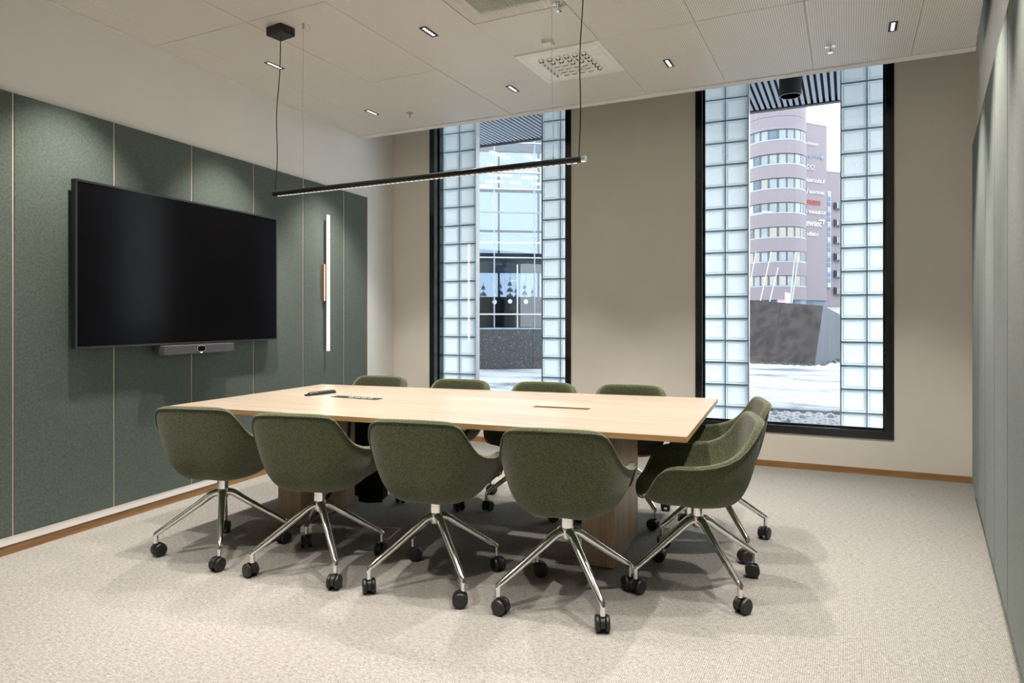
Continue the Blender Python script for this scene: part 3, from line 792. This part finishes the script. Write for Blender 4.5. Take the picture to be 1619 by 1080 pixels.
# ------------------------------------------------------------------ outside: glass block strips
GB = 0.36                                                     # distance of the block face behind the wall face
bl = MB(); hb_ = .0945; e = .009
def blk():
    m = MB(); z0, z1 = -hb_, hb_
    def ring(h, y): return [(-h, y, -h), (h, y, -h), (h, y, h), (-h, y, h)]
    rs_ = [ring(hb_ - .006, 0.078), ring(hb_, .070), ring(hb_, .008), ring(hb_ - .006, 0.0), ring(hb_ - .014, 0.0), ring(hb_ - .019, 0.006), ring(hb_ - .026, 0.003)]
    vs = [p for r in rs_ for p in r]
    for i in range(len(rs_) - 1):
        m.add(vs if i == 0 else [], [], 0)
    base = 0
    for i in range(len(rs_) - 1):
        for j in range(4): m.f.append((i * 4 + j, i * 4 + (j + 1) % 4, (i + 1) * 4 + (j + 1) % 4, (i + 1) * 4 + j)); m.m.append(2 if i < 2 else 1)
    m.f.append((3, 2, 1, 0)); m.m.append(2); k = (len(rs_) - 1) * 4
    m.f.append((k, k + 1, k + 2, k + 3)); m.m.append(0)
    return m
bm_ = blk().mesh('glass_block', [M['block'], M['block_rim'], M['pane']])
def block_strip(x_edge, ncol, sign, label):
    t = thing('glass_block_strip', label, 'glass block wall', BO, BETA)
    NR = 19; rows = range(0, NR); zoff = -0.164
    x0, x1 = sorted((x_edge, x_edge + sign * ncol * .198))
    j = MB()
    for r in range(0, NR + 1): j.box((x0, GB + .006, zoff + r * .2 - .0058), (x1, GB + .020, zoff + r * .2 + .0058))
    for c in range(ncol + 1):
        xx = x_edge + sign * c * .198; j.box((xx - .0045, GB + .006, zoff), (xx + .0045, GB + .020, zoff + NR * .2))
    j.build('mortar_joint', M['joint'], t)
    for r in rows:
        for c in range(ncol):
            put(bm_, 'glass_block', t, (x_edge + sign * (c + .5) * .198, GB, zoff + (r + .5) * .2))
    pr = MB(); pr.box((min(x_edge, x_edge - sign * .006), GB - .004, zoff), (max(x_edge, x_edge - sign * .006), GB + .084, zoff + NR * .2)); pr.build('edge_profile', M['white_metal'], t)
block_strip(-3.552, 4, -1, 'frosted glass block strip left of the slit in the narrow left window')
block_strip(-2.786, 3, 1, 'frosted glass block strip right of the slit in the narrow left window')
block_strip(-0.792, 3, -1, 'frosted glass block strip left of the slit in the wide right window')
block_strip(-0.041, 3, 1, 'frosted glass block strip right of the slit in the wide right window')

# slatted soffit outside, over the slits
cn = thing('entrance_canopy', 'dark outdoor canopy lined with pale parallel slats above the windows', 'canopy', (0, 0, 3.6))
b = MB(); b.box((-9, 6.56, .04), (4, 8.28, .3)); b.build('deck', M['void'], cn)
b = MB(); b.box((-9, 8.20, -.012), (4, 8.28, .04)); b.build('edge_beam', M['black_metal'], cn)
b = MB(); b.box((-.0165, 6.60, -.0), (.0165, 8.20, .008)); sm_ = b.mesh('slat', M['slat'])
for k in range(108): put(sm_, 'slat', cn, (-5.6 + k * .06, 0, 0))
od = thing('outdoor_downlight', 'black cylinder downlight under the slatted canopy outside the right window', 'outdoor light', (-0.49, 7.0, 3.35))
b = MB(); b.lathe([(.098, .0), (.1, .004), (.1, .25), (0, .25)], 28); b.build('cylinder', M['deep_black'], od, smooth=40)
b = MB(); b.lathe([(0, .006), (.086, .004), (.09, -.001), (.098, .0)], 28); b.build('lens', M['white_metal'], od, smooth=40)

# ground outside
b = MB(); b.box((-14, 6.30, -.25), (6, 10.86, -.17)); struct(b.build('ground', M['wet']))
b = MB(); b.box((-70, 10.88, -.4), (60, 130, -.10)); struct(b.build('ground', M['snow']))
kr = thing('kerb', 'grey granite kerb between the cobbles and the snowy square', 'kerb', (0, 10.80, -.17), BETA)
for k in range(14):
    b = MB(); b.box((-.395, -.06, -.05), (.395, .10, .078 + random.uniform(-.004, .004))); b.build('kerb_stone', M['stone'], kr, (-7.0 + .8 * k, 0, 0), bevel=.01)
cbm = []
rnd = random.Random(5)
for v in range(4):
    m = MB(); prof = [(.0, .062), (.032, .055), (.055, .036), (.066, .008), (.07, -.03), (0, -.03)]
    m.lathe(prof[::-1], 8); me = m.mesh('cobblestone', M['snow_lump'] if v < 3 else M['stone'], 70)
    for q in me.vertices: q.co.x *= rnd.uniform(.95, 1.15); q.co.y *= rnd.uniform(.95, 1.1); q.co.z *= rnd.uniform(.8, 1.1)
    cbm.append(me)
cs = thing('cobble_strip', 'strip of snow-covered cobblestones right outside the wide window', 'paving', (0, 9.65, -.17), BETA)
for i in range(20):
    for j in range(13):
        me = cbm[3] if rnd.random() < .08 else cbm[rnd.randrange(3)]
        o = put(me, 'cobblestone', cs, (-2.1 + i * .148 + (.07 if j % 2 else 0) + rnd.uniform(-.012, .012), -.6 + j * .135 + rnd.uniform(-.012, .012), rnd.uniform(-.01, .01)), (0, 0, rnd.uniform(0, 6.28)))

# dark sloping box on the square
bx = thing('ramp_enclosure', 'low dark brown sloping wall block standing on the snowy square', 'wall block')
g0 = -.10
A_ = Vector((-8.0, 22.98)); B_ = Vector((-.82, 20.683)); Cc = Vector((-.10, 25.5)); D_ = Vector((-7.2, 27.6))
def up(p, z, lean): return Vector((p.x + lean.x, p.y + lean.y, z))
ctr = (A_ + B_ + Cc + D_) / 4
t1_ = at(1301.5, 483.5, 20.35); ln_ = (t1_.to_2d() - B_) / (t1_.z - g0)
top = [Vector((A_.x + ln_.x * (2.28 - g0), A_.y + ln_.y * (2.28 - g0), 2.28)), t1_, at(1345, 506, 24.6), Vector((D_.x + .25, D_.y, 2.1))]
bot = [Vector((A_.x, A_.y, g0)), Vector((B_.x, B_.y, g0)), Vector((Cc.x, Cc.y, g0)), Vector((D_.x, D_.y, g0))]
vs = bot + top
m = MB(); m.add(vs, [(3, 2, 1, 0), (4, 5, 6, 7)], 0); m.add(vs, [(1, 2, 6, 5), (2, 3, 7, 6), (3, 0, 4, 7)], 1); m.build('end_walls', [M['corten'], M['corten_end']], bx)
NP = 6
for k in range(NP):
    t0, t1 = k / NP + .0004, (k + 1) / NP - .0004
    off = Vector((-.3, -.95, 0)) * .02
    q = [bot[0].lerp(bot[1], t0), bot[0].lerp(bot[1], t1), top[0].lerp(top[1], t1), top[0].lerp(top[1], t0)]
    m = MB(); m.add(q + [p + off for p in q], [(0, 1, 2, 3), (4, 5, 6, 7), (0, 1, 5, 4), (1, 2, 6, 5), (2, 3, 7, 6), (3, 0, 4, 7)]); m.build('front_panel', M['corten'], bx)
m = MB(); rnd = random.Random(8)
for k in range(160):
    p = bot[0].lerp(bot[1], rnd.uniform(.45, 1)) if k < 120 else bot[1].lerp(bot[2], rnd.uniform(0, .8))
    p = p + Vector((rnd.uniform(-.1, .1), rnd.uniform(-.45, -.1) if k < 120 else 0, 0)) + (Vector((.2, 0, 0)) if k >= 120 else Vector())
    r = rnd.uniform(.02, .05)
    m.lathe([(0, 0), (r, .01), (r * .6, rnd.uniform(.02, .05)), (0, .06)], 5, Matrix.Translation(p))
tag(m.build('frosty_grass', M['bush']), 'thin line of frosty weeds along the foot of the dark block', 'weeds', kind='stuff')

# ------------------------------------------------------------------ glass office front seen through the left window
gf = thing('glass_building', 'pale blue glass fronted office building seen through the narrow left window', 'building')
GA = Vector((-8.512, 15.378)); GD = Vector((1.374, .914)).normalized(); GN = Vector((GD.y, -GD.x))      # GN faces us
def gp(s, n, z): p = GA + GD * s + GN * n; return Vector((p.x, p.y, z))
def gbox(b, s0, s1, n0, n1, z0, z1, mi=0):
    vs = [gp(s0, n0, z0), gp(s1, n0, z0), gp(s1, n1, z0), gp(s0, n1, z0), gp(s0, n0, z1), gp(s1, n0, z1), gp(s1, n1, z1), gp(s0, n1, z1)]
    b.add(vs, [(0, 3, 2, 1), (4, 5, 6, 7), (0, 1, 5, 4), (1, 2, 6, 5), (2, 3, 7, 6), (3, 0, 4, 7)], mi); return b
S0, S1 = -4.0, 3.2
for k in range(4):
    gbox(MB(), S0 + k * 1.8 + .004, S0 + (k + 1) * 1.8 - .004, -.35, .06, -.1, .93).build('plinth_slab', M['granite'], gf)
gbox(MB(), S0, S1, -.35, .08, .93, .965).build('plinth_cap', M['blue_grey'], gf)
zs = [.965, 2.78, 3.17, 3.95, 4.55, 4.98, 5.75, 6.4, 7.2, 8.4, 9.6, 11.0]
ms = [S0, -2.6, -1.2, -.72, .40, 1.45, 2.3, S1]
for i in range(len(ms) - 1):
    for j in range(len(zs) - 1):
        if j == 0 and i in (2,): continue                     # door bay is built below
        gbox(MB(), ms[i] + .02, ms[i + 1] - .02, -.012, 0, zs[j] + .02, zs[j + 1] - .02).build('glass_panel', M['pane_far'], gf)
for z in zs[1:]:
    gbox(MB(), S0, S1, -.05, .05, z - .013, z + .013).build('transom', M['blue_grey'] if abs(z - 3.95) < .01 else M['white_metal'], gf)
for s in ms: gbox(MB(), s - .014, s + .014, -.06, .04, .965, 11.0).build('mullion', M['blue_grey'], gf)
gbox(MB(), S0, S1, .10, .13, 1.30, 1.335).build('handrail', M['white_metal'], gf)
gbox(MB(), .98, 1.01, .03, .07, .965, 2.6).build('mullion', M['white_metal'], gf)
gbox(MB(), S0, S1, -6.2, -6.1, 2.78, 2.9).build('rear_beam', M['blue_grey'], gf)
for z in (4.2, 5.6, 7.0, 8.4, 9.8): gbox(MB(), S0 - 2, S1 + 1, -6.2, -6.1, z, z + .07).build('rear_transom', M['blue_grey'], gf)
for s in (-3, -1.6, -.2, .3, 1.2, 2.6): gbox(MB(), s - .03, s + .03, -6.2, -6.1, -.1, 11).build('rear_mullion', M['blue_grey'], gf)
gbox(MB(), S0, S1, -6, -.05, 2.80, 2.90).build('lobby_ceiling', M['white'], gf)
gbox(MB(), S0, S1, -6, -.4, -.1, .02).build('lobby_floor', M['door_grey'], gf)
gbox(MB(), S0, S1, -3.6, -3.3, 0.0, 1.78).build('lobby_counter', M['band'], gf)
gbox(MB(), S0, S1, -3.35, -3.25, 1.78, 1.86).build('counter_top', M['blue_grey'], gf)
gbox(MB(), S0, S1, -6, -.6, 7.0, 7.06).build('upper_ceiling', M['white'], gf)
dr = gbox(MB(), -1.18, -.74, -.06, -.01, .965, 2.15).build('door', M['door_grey'], gf)
for k in range(4): gbox(MB(), -1.05, -.85, -.012, .004, 1.1 + .26 * k, 1.13 + .26 * k).build('door_rail', M['band'], dr)
gbox(MB(), -1.18, -.74, -.06, -.01, 2.2, 2.74).build('door_fanlight', M['pane_far'], gf)
m = MB(); m.tube([gp(-.78, .01, 1.2), gp(-.78, .05, 1.2), gp(-.78, .05, 2.0), gp(-.78, .01, 2.0)], .012, 8); o = m.build('door_handle', M['steel'], dr)
for i, (u, v) in enumerate(((782, 477.5), (806.5, 476.5), (831.5, 477))):
    p = at(u, v, 18.9); t = thing('globe_lamp', ('small round lit globe lamp in the glass building, left of three', 'small round lit globe lamp in the glass building, middle of three', 'small round lit globe lamp in the glass building, right of three')[i], 'lamp', p, 0, 'globe lamps in the glass building')
    b = MB(); b.lathe([(0, -.062)] + [(.062 * math.cos(a), .062 * math.sin(a)) for a in [R_(q) for q in range(-75, 76, 25)]] + [(0, .062)], 16); b.build('globe', M['globe'], t, smooth=True)
    b = MB(); b.tube([(0, 0, .06), (0, 0, 2.84 - p.z)], .004, 6); b.build('cord', M['black'], t)
SL = ['slanted, topmost of the left ones', 'slanted, at the right edge', 'short, second from the top left', 'third from the top left', 'long, topmost of the middle ones', 'lower left, above the bar lamp', 'shortest, in the middle of the lowest row', 'lowest and farthest left', 'lowest and farthest right', 'between the middle and the right edge']
lights = [(790, 245, 21, 1.0, 50), (843, 251, 21, .8, 50), (780, 262, 21, .5, 50), (792, 277, 21, .7, 0), (835, 272, 21, .6, 0), (782, 287, 21, .55, 0), (815, 289, 21, .35, 0), (766, 294, 20.6, .5, 0), (851, 291, 21, .4, 0), (838, 281, 21, .5, 0)]
for i, (u, v, d, ln, ang) in enumerate(lights):
    p = at(u, v, d); m = MB(); m.box((-ln / 2, -.05, -.03), (ln / 2, .05, .03))
    a = math.atan2(GD.y, GD.x) + R_(ang)
    t = m.build('strip_light', M['lit'], None, p, a)
    tag(t, 'lit strip light inside the pale glass building, ' + SL[i], 'strip light', 'strip lights inside the glass building')
p = at(783, 411, 19.4); m = MB(); m.tube([(.24 * math.cos(k * PI / 16), .24 * math.sin(k * PI / 16), 0) for k in range(32)], .014, 6, closed=True)
tag(m.build('ring_lamp', M['globe'], None, p), 'lit ring lamp under the lobby ceiling of the glass building', 'lamp')
p = at(811, 444, 20); m = MB(); m.lathe([(0, .03), (.03, .02), (.1, 0), (.1, -.01), (0, -.012)], 16)
tag(m.build('dish_lamp', M['globe'], None, p), 'small lit dish lamp above the three globes in the glass building', 'lamp')
rnd = random.Random(21)
def fir(p, h, r, label):
    t = thing('fir_tree', label, 'tree', p, 0, 'firs beyond the glass building')
    m = MB(); m.tube([(0, 0, 0), (0, 0, h * .95)], [.05, .008], 6); m.build('trunk', M['trunk'], t)
    m = MB(); n = 9
    for k in range(n):
        z = h * (.14 + .84 * k / n); rr = r * (1 - k / n) ** .9 + .04
        for q in range(9):
            a = 2 * PI * q / 9 + k * .7; L_ = rr * rnd.uniform(.75, 1.1)
            d = Vector((math.cos(a), math.sin(a), 0)); sd = Vector((-d.y, d.x, 0)) * L_ * .28
            c = Vector((0, 0, z + .12 * h / n)); tip = d * L_ + Vector((0, 0, z - .5 * h / n))
            m.add([c, d * L_ * .6 + sd + Vector((0, 0, z - .1 * h / n)), tip, d * L_ * .6 - sd + Vector((0, 0, z - .1 * h / n)), d * L_ * .55 + Vector((0, 0, z - .45 * h / n))], [(0, 1, 2), (0, 2, 3), (0, 4, 1), (0, 3, 4), (1, 4, 2), (2, 4, 3)])
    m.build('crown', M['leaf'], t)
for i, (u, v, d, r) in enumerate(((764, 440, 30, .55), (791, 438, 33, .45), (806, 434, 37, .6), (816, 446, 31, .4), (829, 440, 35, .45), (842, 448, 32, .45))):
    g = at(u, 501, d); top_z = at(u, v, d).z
    fir((g.x, g.y, -.1), top_z + .1, r, ('bushy pale fir behind the door of the glass building', 'narrow fir, first left in the lobby glass', 'tallest wide fir seen through the lobby glass', 'short fir right of the tallest one', 'fir above the right globe lamp', 'low fir at the right mullion of the glass building')[i])
for i, (u, v, d, r) in enumerate(((809, 513, 18.4, .16), (822, 509, 18.4, .14), (832, 500, 18.6, .15))):
    p = at(u, v, d); m = MB(); rr = random.Random(i)
    for k in range(90):
        a, e_ = rr.uniform(0, 6.28), rr.uniform(-.7, 1.3); c = Vector((math.cos(a) * math.cos(e_), math.sin(a) * math.cos(e_), math.sin(e_))) * r * rr.uniform(.5, 1)
        s = .03; x_ = Vector((rr.uniform(-1, 1), rr.uniform(-1, 1), rr.uniform(-1, 1))).normalized() * s; y_ = x_.cross(Vector((.3, .5, .8))).normalized() * s
        m.add([c - x_, c + y_ * .5, c + x_, c - y_ * .5], [(0, 1, 2, 3)])
    t = thing('potted_bush', ('low leafy bush behind the lobby glass, left', 'low leafy bush behind the lobby glass, middle', 'dark green bush behind the lobby glass, right')[i], 'plant', p)
    m.build('leaves', M['bush'], t)
    m = MB(); hz = p.z + .1; m.lathe([(0, -hz + .12), (.10, -hz + .12), (.13, -r * .6), (0, -r * .6)], 12); m.build('pot', M['band'], t)

# ------------------------------------------------------------------ round brick office tower with signs, far off through the right window
tw = thing('brick_tower', 'round red-brown brick office tower with bands of windows', 'building')
D0 = 100.0
PL = [(1150, 1.13), (1165, 1.085), (1175, 1.058), (1183.3, 1.040), (1191, 1.028), (1200, 1.018), (1215, 1.0085), (1229, 1.003), (1244.4, 1.0), (1257.8, 1.002), (1266, 1.008), (1271, 1.0145), (1274, 1.023), (1275, 1.035), (1275.2, 1.06)]
def tw_d(u):
    for (a, da), (c, dc) in zip(PL, PL[1:]):
        if a <= u <= c: return D0 * (da + (dc - da) * (u - a) / (c - a))
    return D0 * (PL[0][1] if u < PL[0][0] else PL[-1][1])
def tw_p(u, z, out=0.0):
    d = tw_d(u) - out; p = (RV * ((u - 809.5) / FPX) + FV) * d; return Vector((p.x, p.y, z))
def tz(v): return CAM_H + (501 - v) / FPX * D0
us = []
for (a, _), (c, _) in zip(PL, PL[1:]):
    n = max(1, int((c - a) / 4))
    us += [a + (c - a) * k / n for k in range(n)]
us.append(PL[-1][0])
def band(z0, z1, out, mat, name, thick=.6):
    m = MB(); k = len(us)
    vs = [tw_p(u, z0, out) for u in us] + [tw_p(u, z1, out) for u in us] + [tw_p(u, z0, out - thick) for u in us] + [tw_p(u, z1, out - thick) for u in us]
    fs = []
    for i in range(k - 1):
        fs += [(i, i + 1, k + i + 1, k + i), (i, 2 * k + i, 2 * k + i + 1, i + 1), (k + i, k + i + 1, 3 * k + i + 1, 3 * k + i), (2 * k + i, 3 * k + i, 3 * k + i + 1, 2 * k + i + 1)]
    fs += [(0, k, 3 * k, 2 * k), (k - 1, 3 * k - 1, 4 * k - 1, 2 * k - 1)]
    m.add(vs, fs); return m.build(name, mat, tw)
rows = [(202.8 + 38.75 * k, 220.3 + 38.75 * k) for k in range(7)]
edges = [120.0] + [q for r in rows for q in r] + [474.0]
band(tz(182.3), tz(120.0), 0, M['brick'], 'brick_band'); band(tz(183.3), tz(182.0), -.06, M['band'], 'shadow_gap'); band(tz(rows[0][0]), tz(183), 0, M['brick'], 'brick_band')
for k in range(7):
    z1 = tz(rows[k][1]); z0 = tz(rows[k + 1][0]) if k < 6 else tz(474)
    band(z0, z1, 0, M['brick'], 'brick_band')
    band(z1, tz(rows[k][0]), -.30, M['band'], 'window_band'); band(z1 - .02, z1 + .14, .03, M['coping'], 'sill', .4)
band(-.1, tz(474), -.6, M['office_glass_dark'], 'ground_floor')
PU = [(1176.5, 1182), (1185, 1191), (1193.2, 1201), (1204, 1213.5), (1217, 1228), (1232, 1242.3), (1245.3, 1254.8), (1257.4, 1265), (1267.2, 1272.6)]
rnd = random.Random(4)
for k in range(7):
    for i, (a, c) in enumerate(PU):
        z1, z0 = tz(rows[k][0] + 1.2), tz(rows[k][1] - 2.0)
        vs = [tw_p(a, z0, -.26), tw_p(c, z0, -.26), tw_p(c, z1, -.26), tw_p(a, z1, -.26), tw_p(a, z0, -.3), tw_p(c, z0, -.3), tw_p(c, z1, -.3), tw_p(a, z1, -.3)]
        lit = (k >= 4 and rnd.random() < .55) or (k == 2 and i == 3)
        m = MB(); m.add(vs, [(0, 1, 2, 3), (4, 5, 6, 7), (0, 1, 5, 4), (1, 2, 6, 5), (2, 3, 7, 6), (3, 0, 4, 7)])
        m.build('window_pane', M['lit_window'] if lit else (M['office_glass_dark'] if rnd.random() < .15 else M['office_glass']), tw)
        if not lit and 1 <= k <= 4 and rnd.random() < .5:
            m = MB(); q0 = tw_p(a + 1, z0 + .9 * (z1 - z0) * .55, -.245); q1 = tw_p(c - 1, z0 + (z1 - z0) * .85, -.245); hgt = Vector((0, 0, .12))
            m.add([q0, q1, q1 + hgt, q0 + hgt], [(0, 1, 2, 3)]); m.build('ceiling_light', M['lit_window'], tw)

wg = thing('brick_wing', 'straight brown brick office block with white company signs beside the round tower', 'building')
def wp(u, z, d): p = (RV * ((u - 809.5) / FPX) + FV) * d; return Vector((p.x, p.y, z))
def wd(u): return 104.0 + (u - 1275) / 32.0 * 2.0
def slab(u0, u1, d0, d1, z0, z1, th, mat, name, parent):
    a, c = wp(u0, 0, d0), wp(u1, 0, d1); nn = Vector((FV.x, FV.y, 0)) * th
    m = MB(); q = [a, c, c + nn, a + nn]
    m.add([Vector((p.x, p.y, z0)) for p in q] + [Vector((p.x, p.y, z1)) for p in q], [(0, 3, 2, 1), (4, 5, 6, 7), (0, 1, 5, 4), (1, 2, 6, 5), (2, 3, 7, 6), (3, 0, 4, 7)])
    return m.build(name, mat, parent)
def wz(v, d): return CAM_H + (501 - v) / FPX * d
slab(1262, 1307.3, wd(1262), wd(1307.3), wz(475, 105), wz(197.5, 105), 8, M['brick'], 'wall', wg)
slab(1262, 1307.8, wd(1262) - .1, wd(1307.8) - .1, wz(197.5, 105), wz(196.2, 105), 8, M['coping'], 'coping', wg)
slab(1262, 1305.5, wd(1262) + .8, wd(1305.5) + .8, wz(196.5, 105), wz(192.0, 105), 6, M['coping'], 'roof_housing', wg)
slab(1262, 1306.5, wd(1262) + .5, wd(1306.5) + .5, -.1, wz(474.5, 105), 6, M['office_glass_dark'], 'ground_floor', wg)
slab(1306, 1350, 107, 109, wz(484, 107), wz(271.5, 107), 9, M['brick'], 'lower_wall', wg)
slab(1306, 1350, 106.9, 108.9, wz(271.5, 107), wz(269.3, 107), 9, M['coping'], 'coping', wg)
slab(1306, 1350, 107.5, 109.5, -.1, wz(484, 107), 7, M['white_metal'], 'ground_floor', wg)
slab(1306.8, 1313.8, 106.6, 106.9, wz(455, 107), wz(302.5, 107), .5, M['coping'], 'stair_window_frame', wg)
for k in range(19):
    v0 = 304 + k * 8.0
    slab(1307.6 + (0 if k % 3 else .6), 1313.0, 106.5, 106.8, wz(v0 + 6.4, 107), wz(v0, 107), .2, M['office_glass_dark'] if k % 3 else M['office_glass'], 'stair_pane', wg)
for (a, c) in ((319.5, 330.5), (346.5, 357.5), (373, 385), (400, 412), (427, 439), (454, 466)):
    f = slab(1320.5, 1331, 107.1, 107.6, wz(c, 107), wz(a, 107), .4, M['band'], 'window', wg)
    slab(1323.5, 1327.0, 107.0, 107.2, wz(c - 1.5, 107), wz(a + 1, 107), .1, M['office_glass'], 'pane', f); slab(1327.6, 1330.8, 107.1, 107.3, wz(c - 1.5, 107), wz(a + 1, 107), .1, M['lit_window'] if a > 372 else M['office_glass'], 'pane', f)
def glyphs(text, u0, u1, v0, v1, mat, shear=0.0, bold=0.0, bits=()):
    cu = bpy.data.curves.new('sign', 'FONT'); cu.body = text; cu.extrude = .03; cu.offset = bold; cu.shear = shear
    fo = bpy.data.objects.new('sign', cu); C.objects.link(fo); bpy.context.view_layer.update()
    me = bpy.data.meshes.new_from_object(fo.evaluated_get(bpy.context.evaluated_depsgraph_get())); bpy.data.objects.remove(fo)
    xs_ = [v.co.x for v in me.vertices]; ys_ = [v.co.y for v in me.vertices]
    ax, bx_, ay, by = min(xs_), max(xs_), min(ys_), max(ys_)
    P, Q_ = wp(u0, 0, wd(u0) - .16), wp(u1, 0, wd(u1) - .16); z0, z1 = wz(v1, 104.8), wz(v0, 104.8); nn = Vector((-FV.x, -FV.y, 0))
    for v in me.vertices:
        p = P.lerp(Q_, (v.co.x - ax) / (bx_ - ax)) + nn * (v.co.z * 2); v.co = Vector((p.x, p.y, z0 + (z1 - z0) * (v.co.y - ay) / (by - ay)))
    me.materials.clear(); me.materials.append(mat)
    o = bpy.data.objects.new('sign_lettering', me); C.objects.link(o); o.parent = wg; return o
def emblem(pts, mat):
    m = MB(); q = [wp(u, wz(v, 104.8), wd(u) - .2) for u, v in pts]; n = len(q); nn = Vector((-FV.x, -FV.y, 0)) * .06
    m.add(q + [p + nn for p in q], [tuple(range(n)), tuple(range(n, 2 * n))] + [(i, (i + 1) % n, n + (i + 1) % n, n + i) for i in range(n)]); m.build('sign_emblem', mat, wg)
SW = M['sign_white']
glyphs('HOXHUNT', 1275.6, 1294, 226.6, 230.6, SW, 0, .02)
glyphs('capgemini', 1270.5, 1296.6, 243.3, 251.6, M['sign_blue'], .1, .0)
emblem([(1300, 242.8), (1303, 247), (1301.4, 250), (1300.4, 249.4), (1300.8, 251.2), (1299, 251.2), (1299.6, 249.4), (1298.4, 250), (1297, 247)], M['sign_blue'])
glyphs('BDO', 1271.6, 1287.2, 261.6, 267.4, SW, 0, .0); emblem([(1272, 268.5), (1287.2, 268.9), (1287.2, 269.9), (1272, 269.5)], SW)
glyphs('ruoksuruoka.fi', 1265.5, 1304, 281.7, 288.8, SW, .3, .02)
glyphs('J', 1274.6, 1278, 299.5, 307.8, SW, .2, .02); glyphs('RIGHTWARE', 1280, 1303.4, 302, 306.9, SW, 0, .02)
glyphs('unsam', 1272.5, 1297, 317, 324.2, M['sign_red'], 0, .0)
emblem([(1274.5, 331.5), (1276.3, 334), (1275.6, 338), (1274, 338.8), (1272.8, 336)], SW); glyphs('WARAGROUP', 1278.2, 1305.8, 333.2, 338.4, SW, .1, .03)
glyphs('newsec', 1269.5, 1299.3, 350.6, 358.4, SW, 0, .02); emblem([(1293, 349), (1296, 346.4), (1304.3, 346.2), (1302, 354), (1300.6, 353.2), (1302, 349.2)], SW)
glyphs('modisto', 1266.8, 1294, 366.6, 373.6, SW, 0, .02)

# poles, masts and signs on the square
fp = [((1180.2, 481), (1195, 400)), ((1202, 476.7), (1219.4, 399)), ((1216.7, 478), (1230, 424)), ((1250.0, 470), (1257.4, 400)), ((1251.7, 481), (1262.4, 406))]
fl_ = ['leaning white flagpole before the brick tower, first from the left', 'leaning white flagpole before the brick tower, second from the left', 'shorter leaning white flagpole, middle of the five', 'leaning white flagpole, fourth from the left', 'leaning white flagpole nearest the company signs']
for i, (a, c) in enumerate(fp):
    p, q = at(*a, 46), at(*c, 46); k = (p.z + .1) / (q.z - p.z); base = p - (q - p) * k
    t = thing('flagpole', fl_[i], 'flagpole', base, 0, 'flagpoles on the square')
    m = MB(); m.tube([(0, 0, 0), q - base], [.045, .026], 8); m.build('pole', M['white_metal'], t, smooth=True)
    m = MB(); m.lathe([(0, -.03), (.045, 0), (0, .05)], 8, Matrix.Translation(q - base)); m.build('finial', M['white_metal'], t)
p = at(1176, 336, 38)
t = thing('street_lamp', 'white street lamp arm reaching in front of the brick tower', 'street lamp', (p.x, p.y, -.1))
q = at(1206, 336.4, 38) - Vector((p.x, p.y, -.1)); r = at(1220.5, 336.8, 38) - Vector((p.x, p.y, -.1))
m = MB(); m.tube([(0, 0, 0), (0, 0, q.z - .2)], [.09, .05], 10); m.build('mast', M['white_metal'], t, smooth=True)
m = MB(); m.tube([(0, 0, q.z - .2), q], .035, 8); m.build('arm', M['white_metal'], t)
m = MB(); m.tube([q, q.lerp(r, .3), q.lerp(r, .9), r], [.05, .09, .09, .05], 8); m.build('lamp_head', M['white_metal'], t, smooth=True)
p = at(1242, 501, 60); t = thing('camera_mast', 'white mast with floodlight behind the dark block', 'mast', (p.x, p.y, -.1))
m = MB(); m.tube([(0, 0, 0), (0, 0, wz(462, 60) + .1)], .06, 8); m.build('mast', M['white_metal'], t)
q = at(1246, 471, 60) - Vector((p.x, p.y, -.1)); m = MB(); m.box((-.12, -.12, -.45), (.12, .12, .4), 0, Matrix.Translation(q)); m.build('floodlight', M['white'], t)
p = at(1235, 501, 62); t = thing('pink_sign', 'bright pink rectangular sign behind the dark block', 'sign', (p.x, p.y, -.1), PSI)
z_ = wz(477.5, 62) + .1
m = MB(); m.box((-.34, -.03, z_ - .2), (.34, .03, z_ + .2)); m.build('board', M['pink'], t)
m = MB(); m.box((-.27, -.036, z_ - .02), (.2, -.03, z_ + .03)); m.build('print_line', M['white'], t)
m = MB(); m.tube([(0, 0.02, 0), (0, 0.02, z_)], .03, 8); m.build('post', M['steel'], t)
